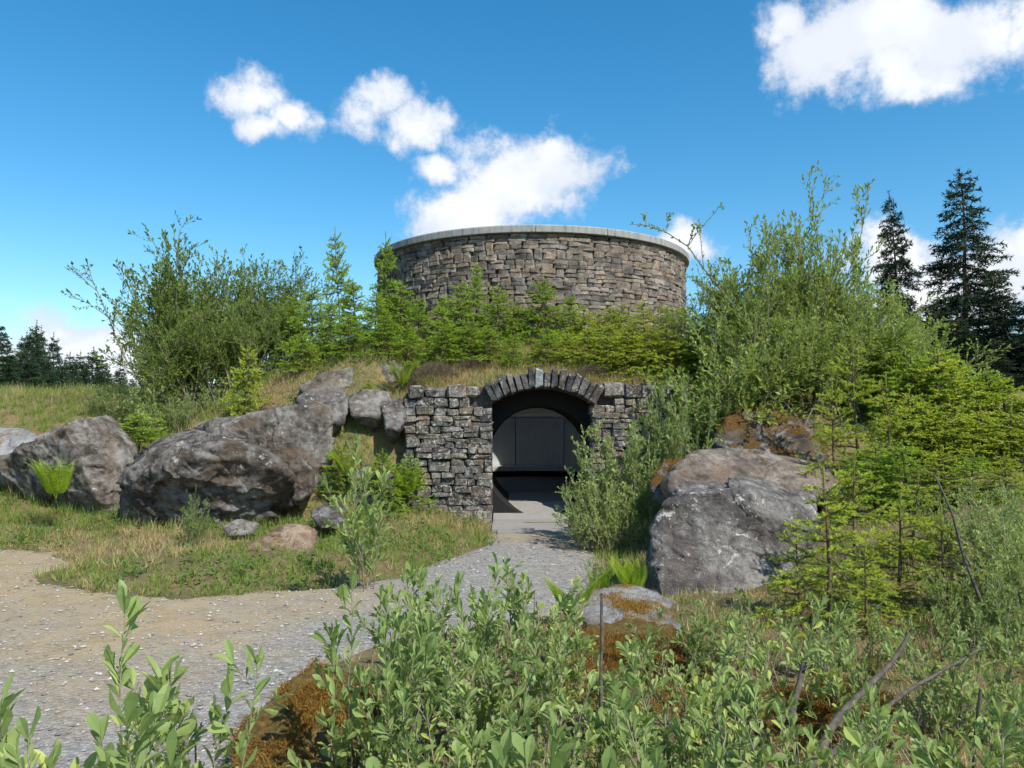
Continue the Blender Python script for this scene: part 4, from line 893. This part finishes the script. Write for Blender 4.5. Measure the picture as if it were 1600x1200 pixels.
for px, py, Y, s, i, lab in [(92,775,11.3,1.0,0,'bright fern in front of the dark side of the angular boulder'),(985,905,7.3,.6,0,'bright fern growing between the flat slab and the big lichened boulder'),(893,935,6.4,.65,0,'tall pale fern at the path edge left of the flat slab'),
                        (935,915,7.4,.5,1,'thin brownish fern at the path edge next to the slab'),(628,600,13.4,.75,0,'arching fern above the end of the facade'),(545,745,12.0,.8,0,'dark green fern between the blocky boulder and the rubble'),(640,770,12.5,.75,0,'fern at the foot of the facade end')]:
    x = (px - 800) * Y / FPX; plant('fern', FE[i], (x, Y, max(gz(x, Y), at(px, py, Y)[2] - .05) if px not in (893, 935, 985) else gz(x, Y)), lab, 'fern', None, s, rg.random() * 6)
# heather
def heather(seed):
    rg = np.random.default_rng(seed); g = Geo(); n = 2600; th = rg.random(n) * 6.28; r = np.sqrt(rg.random(n)) * .5
    P = np.stack([r * np.cos(th), r * np.sin(th), .34 * (1 - (r / .55) ** 2) * rg.random(n) ** .5], 1); D = unit(np.stack([np.cos(th) * r * 1.6, np.sin(th) * r * 1.6, np.full(n, .8)], 1) + rg.normal(0, .35, (n, 3)))
    cards(g, P, D, rg.normal(0, 1, (n, 3)), rg.uniform(.06, .15, n), .007, T_NEEDLE); return [('twigs', g.mesh('heather_twigs', M['heather'], False))]
HE = [heather(1), heather(2)]
for px, Y, s, lab in [(678,13.7,.85,'grey-brown heather clump on the facade top near the fern'),(738,14.0,.55,'smaller heather clump above the arch shoulder'),(925,13.7,.6,'brown heather clump above the coping beyond the arch'),(640,13.6,.5,'dry heather tuft at the ragged end of the facade'),(1440,9.0,.7,'brown heather among the lime-tipped saplings')]:
    x = (px - 800) * Y / FPX; plant('heather', HE[rg.integers(2)], (x, Y, gz(x, Y) + (.05 if Y > 13 else 0)), lab, 'heather', None, s, rg.random() * 6)

# ------------------------------------------------------------------ ground cover (uncountable)
def clear(x, y):
    r = np.hypot(x - CX, y - CY)
    return (path_sd(x, y) < 0.03 + .12 * fbm2(x, y, 2.5, 2, 44)) & (r > 3.75) & ~((y > 12.85) & (y < 13.45) & (x > -1.8) & (x < 3.2)) & ~((x > -.45) & (x < 1.35) & (y > 11.6) & (y < 13.5))
def tufts(name, n, region, blades, hmin, hmax, wd, mt, label, dens, seed, lean=.55):
    rg = np.random.default_rng(seed); x0, x1, y0, y1 = region; x = rg.uniform(x0, x1, n); y = rg.uniform(y0, y1, n)
    k = clear(x, y) & (rg.random(n) < dens(x, y)); x, y = x[k], y[k]; m_ = len(x); h0 = rg.uniform(hmin, hmax, m_) * (.62 + .38 * ss(9.5, 13, y))
    idx = np.repeat(np.arange(m_), blades); N_ = len(idx); th = rg.random(N_) * 6.28; rr = rg.random(N_) ** .7 * .07
    px = x[idx] + rr * np.cos(th); py = y[idx] + rr * np.sin(th); P = np.stack([px, py, ground(px, py) - .012], 1)
    D = np.stack([np.cos(th) * lean * rg.random(N_) * 1.5, np.sin(th) * lean * rg.random(N_) * 1.5, np.ones(N_)], 1) + rg.normal(0, .12, (N_, 3))
    g = Geo(); cards(g, P, D, np.stack([np.cos(th), np.sin(th), np.full(N_, .3)], 1) + rg.normal(0, .3, (N_, 3)), h0[idx] * rg.uniform(.5, 1.1, N_), wd, T_BLADE)
    o = obj(name, g.mesh(name, M[mt], False)); return tag(o, label, 'grass', None, 'stuff')
patch = lambda x, y: fbm2(x, y, 0.7, 3, 51)
nearw = lambda y: np.clip(1.25 - (y - 7) / 22, .35, 1)
tufts('green_grass', 15000, (-14, 1.5, 7.3, 21), 10, .10, .34, .008, 'grass', 'green grass on the verge and the bank', lambda x, y: nearw(y) * ss(-.35, .25, patch(x, y) + .25 * ss(11, 13, y)), 61)
tufts('dry_grass', 13000, (-14, 1.5, 7.3, 21), 10, .10, .40, .007, 'straw', 'straw coloured dry grass on the verge and the bank', lambda x, y: nearw(y) * ss(.3, -.3, patch(x, y) + .12 * ss(11, 13, y)), 62, .75)
tufts('slope_grass', 3000, (1.3, 9, 4.5, 15), 10, .10, .28, .007, 'straw', 'dry grass between the saplings on the slope', lambda x, y: .7 * np.ones_like(x), 63, .7)
tufts('slope_green_grass', 2200, (1.3, 9, 4.5, 15), 10, .10, .28, .007, 'grass', 'green grass between the saplings on the slope', lambda x, y: .7 * np.ones_like(x), 64, .7)
tufts('thicket_grass', 2200, (-1.2, 5, 1.8, 7), 9, .08, .26, .004, 'straw', 'thin dry grass under the foreground thicket', lambda x, y: .8 * np.ones_like(x), 65, .9)
tufts('mound_grass', 2600, (-2.2, 3.6, 13.3, 15.2), 11, .10, .30, .0065, 'straw', 'dry grass on the mound above the facade', lambda x, y: .9 * np.ones_like(x), 66, .8)
tufts('moss', 5200, (-1.2, 5, 1.8, 7), 14, .02, .06, .004, 'mossfuzz', 'rusty moss carpet under the foreground thicket', lambda x, y: ss(-.2, .2, fbm2(x, y, 1.1, 3, 71)), 67, 1.4)
# broad leaved weeds in the verge
def weeds(n, seed):
    rg = np.random.default_rng(seed); g = Geo(); x = rg.uniform(-9, 1, n); y = rg.uniform(7.4, 14, n); k = clear(x, y) & (fbm2(x, y, 1.2, 3, 81) > .08); x, y = x[k], y[k]
    idx = np.repeat(np.arange(len(x)), 16); N_ = len(idx); th = rg.random(N_) * 6.28; px = x[idx] + rg.normal(0, .08, N_); py = y[idx] + rg.normal(0, .08, N_)
    P = np.stack([px, py, ground(px, py) + rg.random(N_) * .14], 1); D = np.stack([np.cos(th), np.sin(th), rg.uniform(.1, .9, N_)], 1); L = rg.uniform(.03, .075, N_)
    cards(g, P, D, rg.normal(0, .4, (N_, 3)) + [0, 0, 1], L, L * .5, T_LEAF2); return g
tag(obj('weeds', weeds(1500, 91).mesh('weeds', M['herb'], False)), 'low leafy weeds along the grass verge', 'weeds', None, 'stuff')
# loose chippings
rgp = np.random.default_rng(55); n = 26000; Yp = 2.2 + 9.5 * rgp.random(n) ** 1.5; Xp = rgp.uniform(-.72, .12, n) * Yp * 1.0; k = path_sd(Xp, Yp) > -.1; Xp, Yp = Xp[k], Yp[k]; n = len(Xp)
octv = np.array([(1, 0, 0), (-1, 0, 0), (0, 1, 0), (0, -1, 0), (0, 0, 1), (0, 0, -1)], float); octf = np.array([(0, 2, 4), (2, 1, 4), (1, 3, 4), (3, 0, 4), (2, 0, 5), (1, 2, 5), (3, 1, 5), (0, 3, 5)])
s = .0035 + .02 * rgp.random(n) ** 6; sh = rgp.uniform(.55, 1.2, (n, 6, 3)); th = rgp.random(n) * 6.28
q = octv[None] * sh * s[:, None, None] * np.array([1.25, 1, .6]); c_, s_ = np.cos(th)[:, None], np.sin(th)[:, None]
q = np.stack([q[..., 0] * c_ - q[..., 1] * s_, q[..., 0] * s_ + q[..., 1] * c_, q[..., 2]], 2) + np.stack([Xp, Yp, path_z(Xp, Yp) + s * .25], 1)[:, None]
tag(obj('gravel', mesh_np('gravel', q.reshape(-1, 3), (octf[None] + (np.arange(n) * 6)[:, None, None]).reshape(-1, 3), M['pebble'], False)), 'loose grey chippings on the path', 'gravel', None, 'stuff')
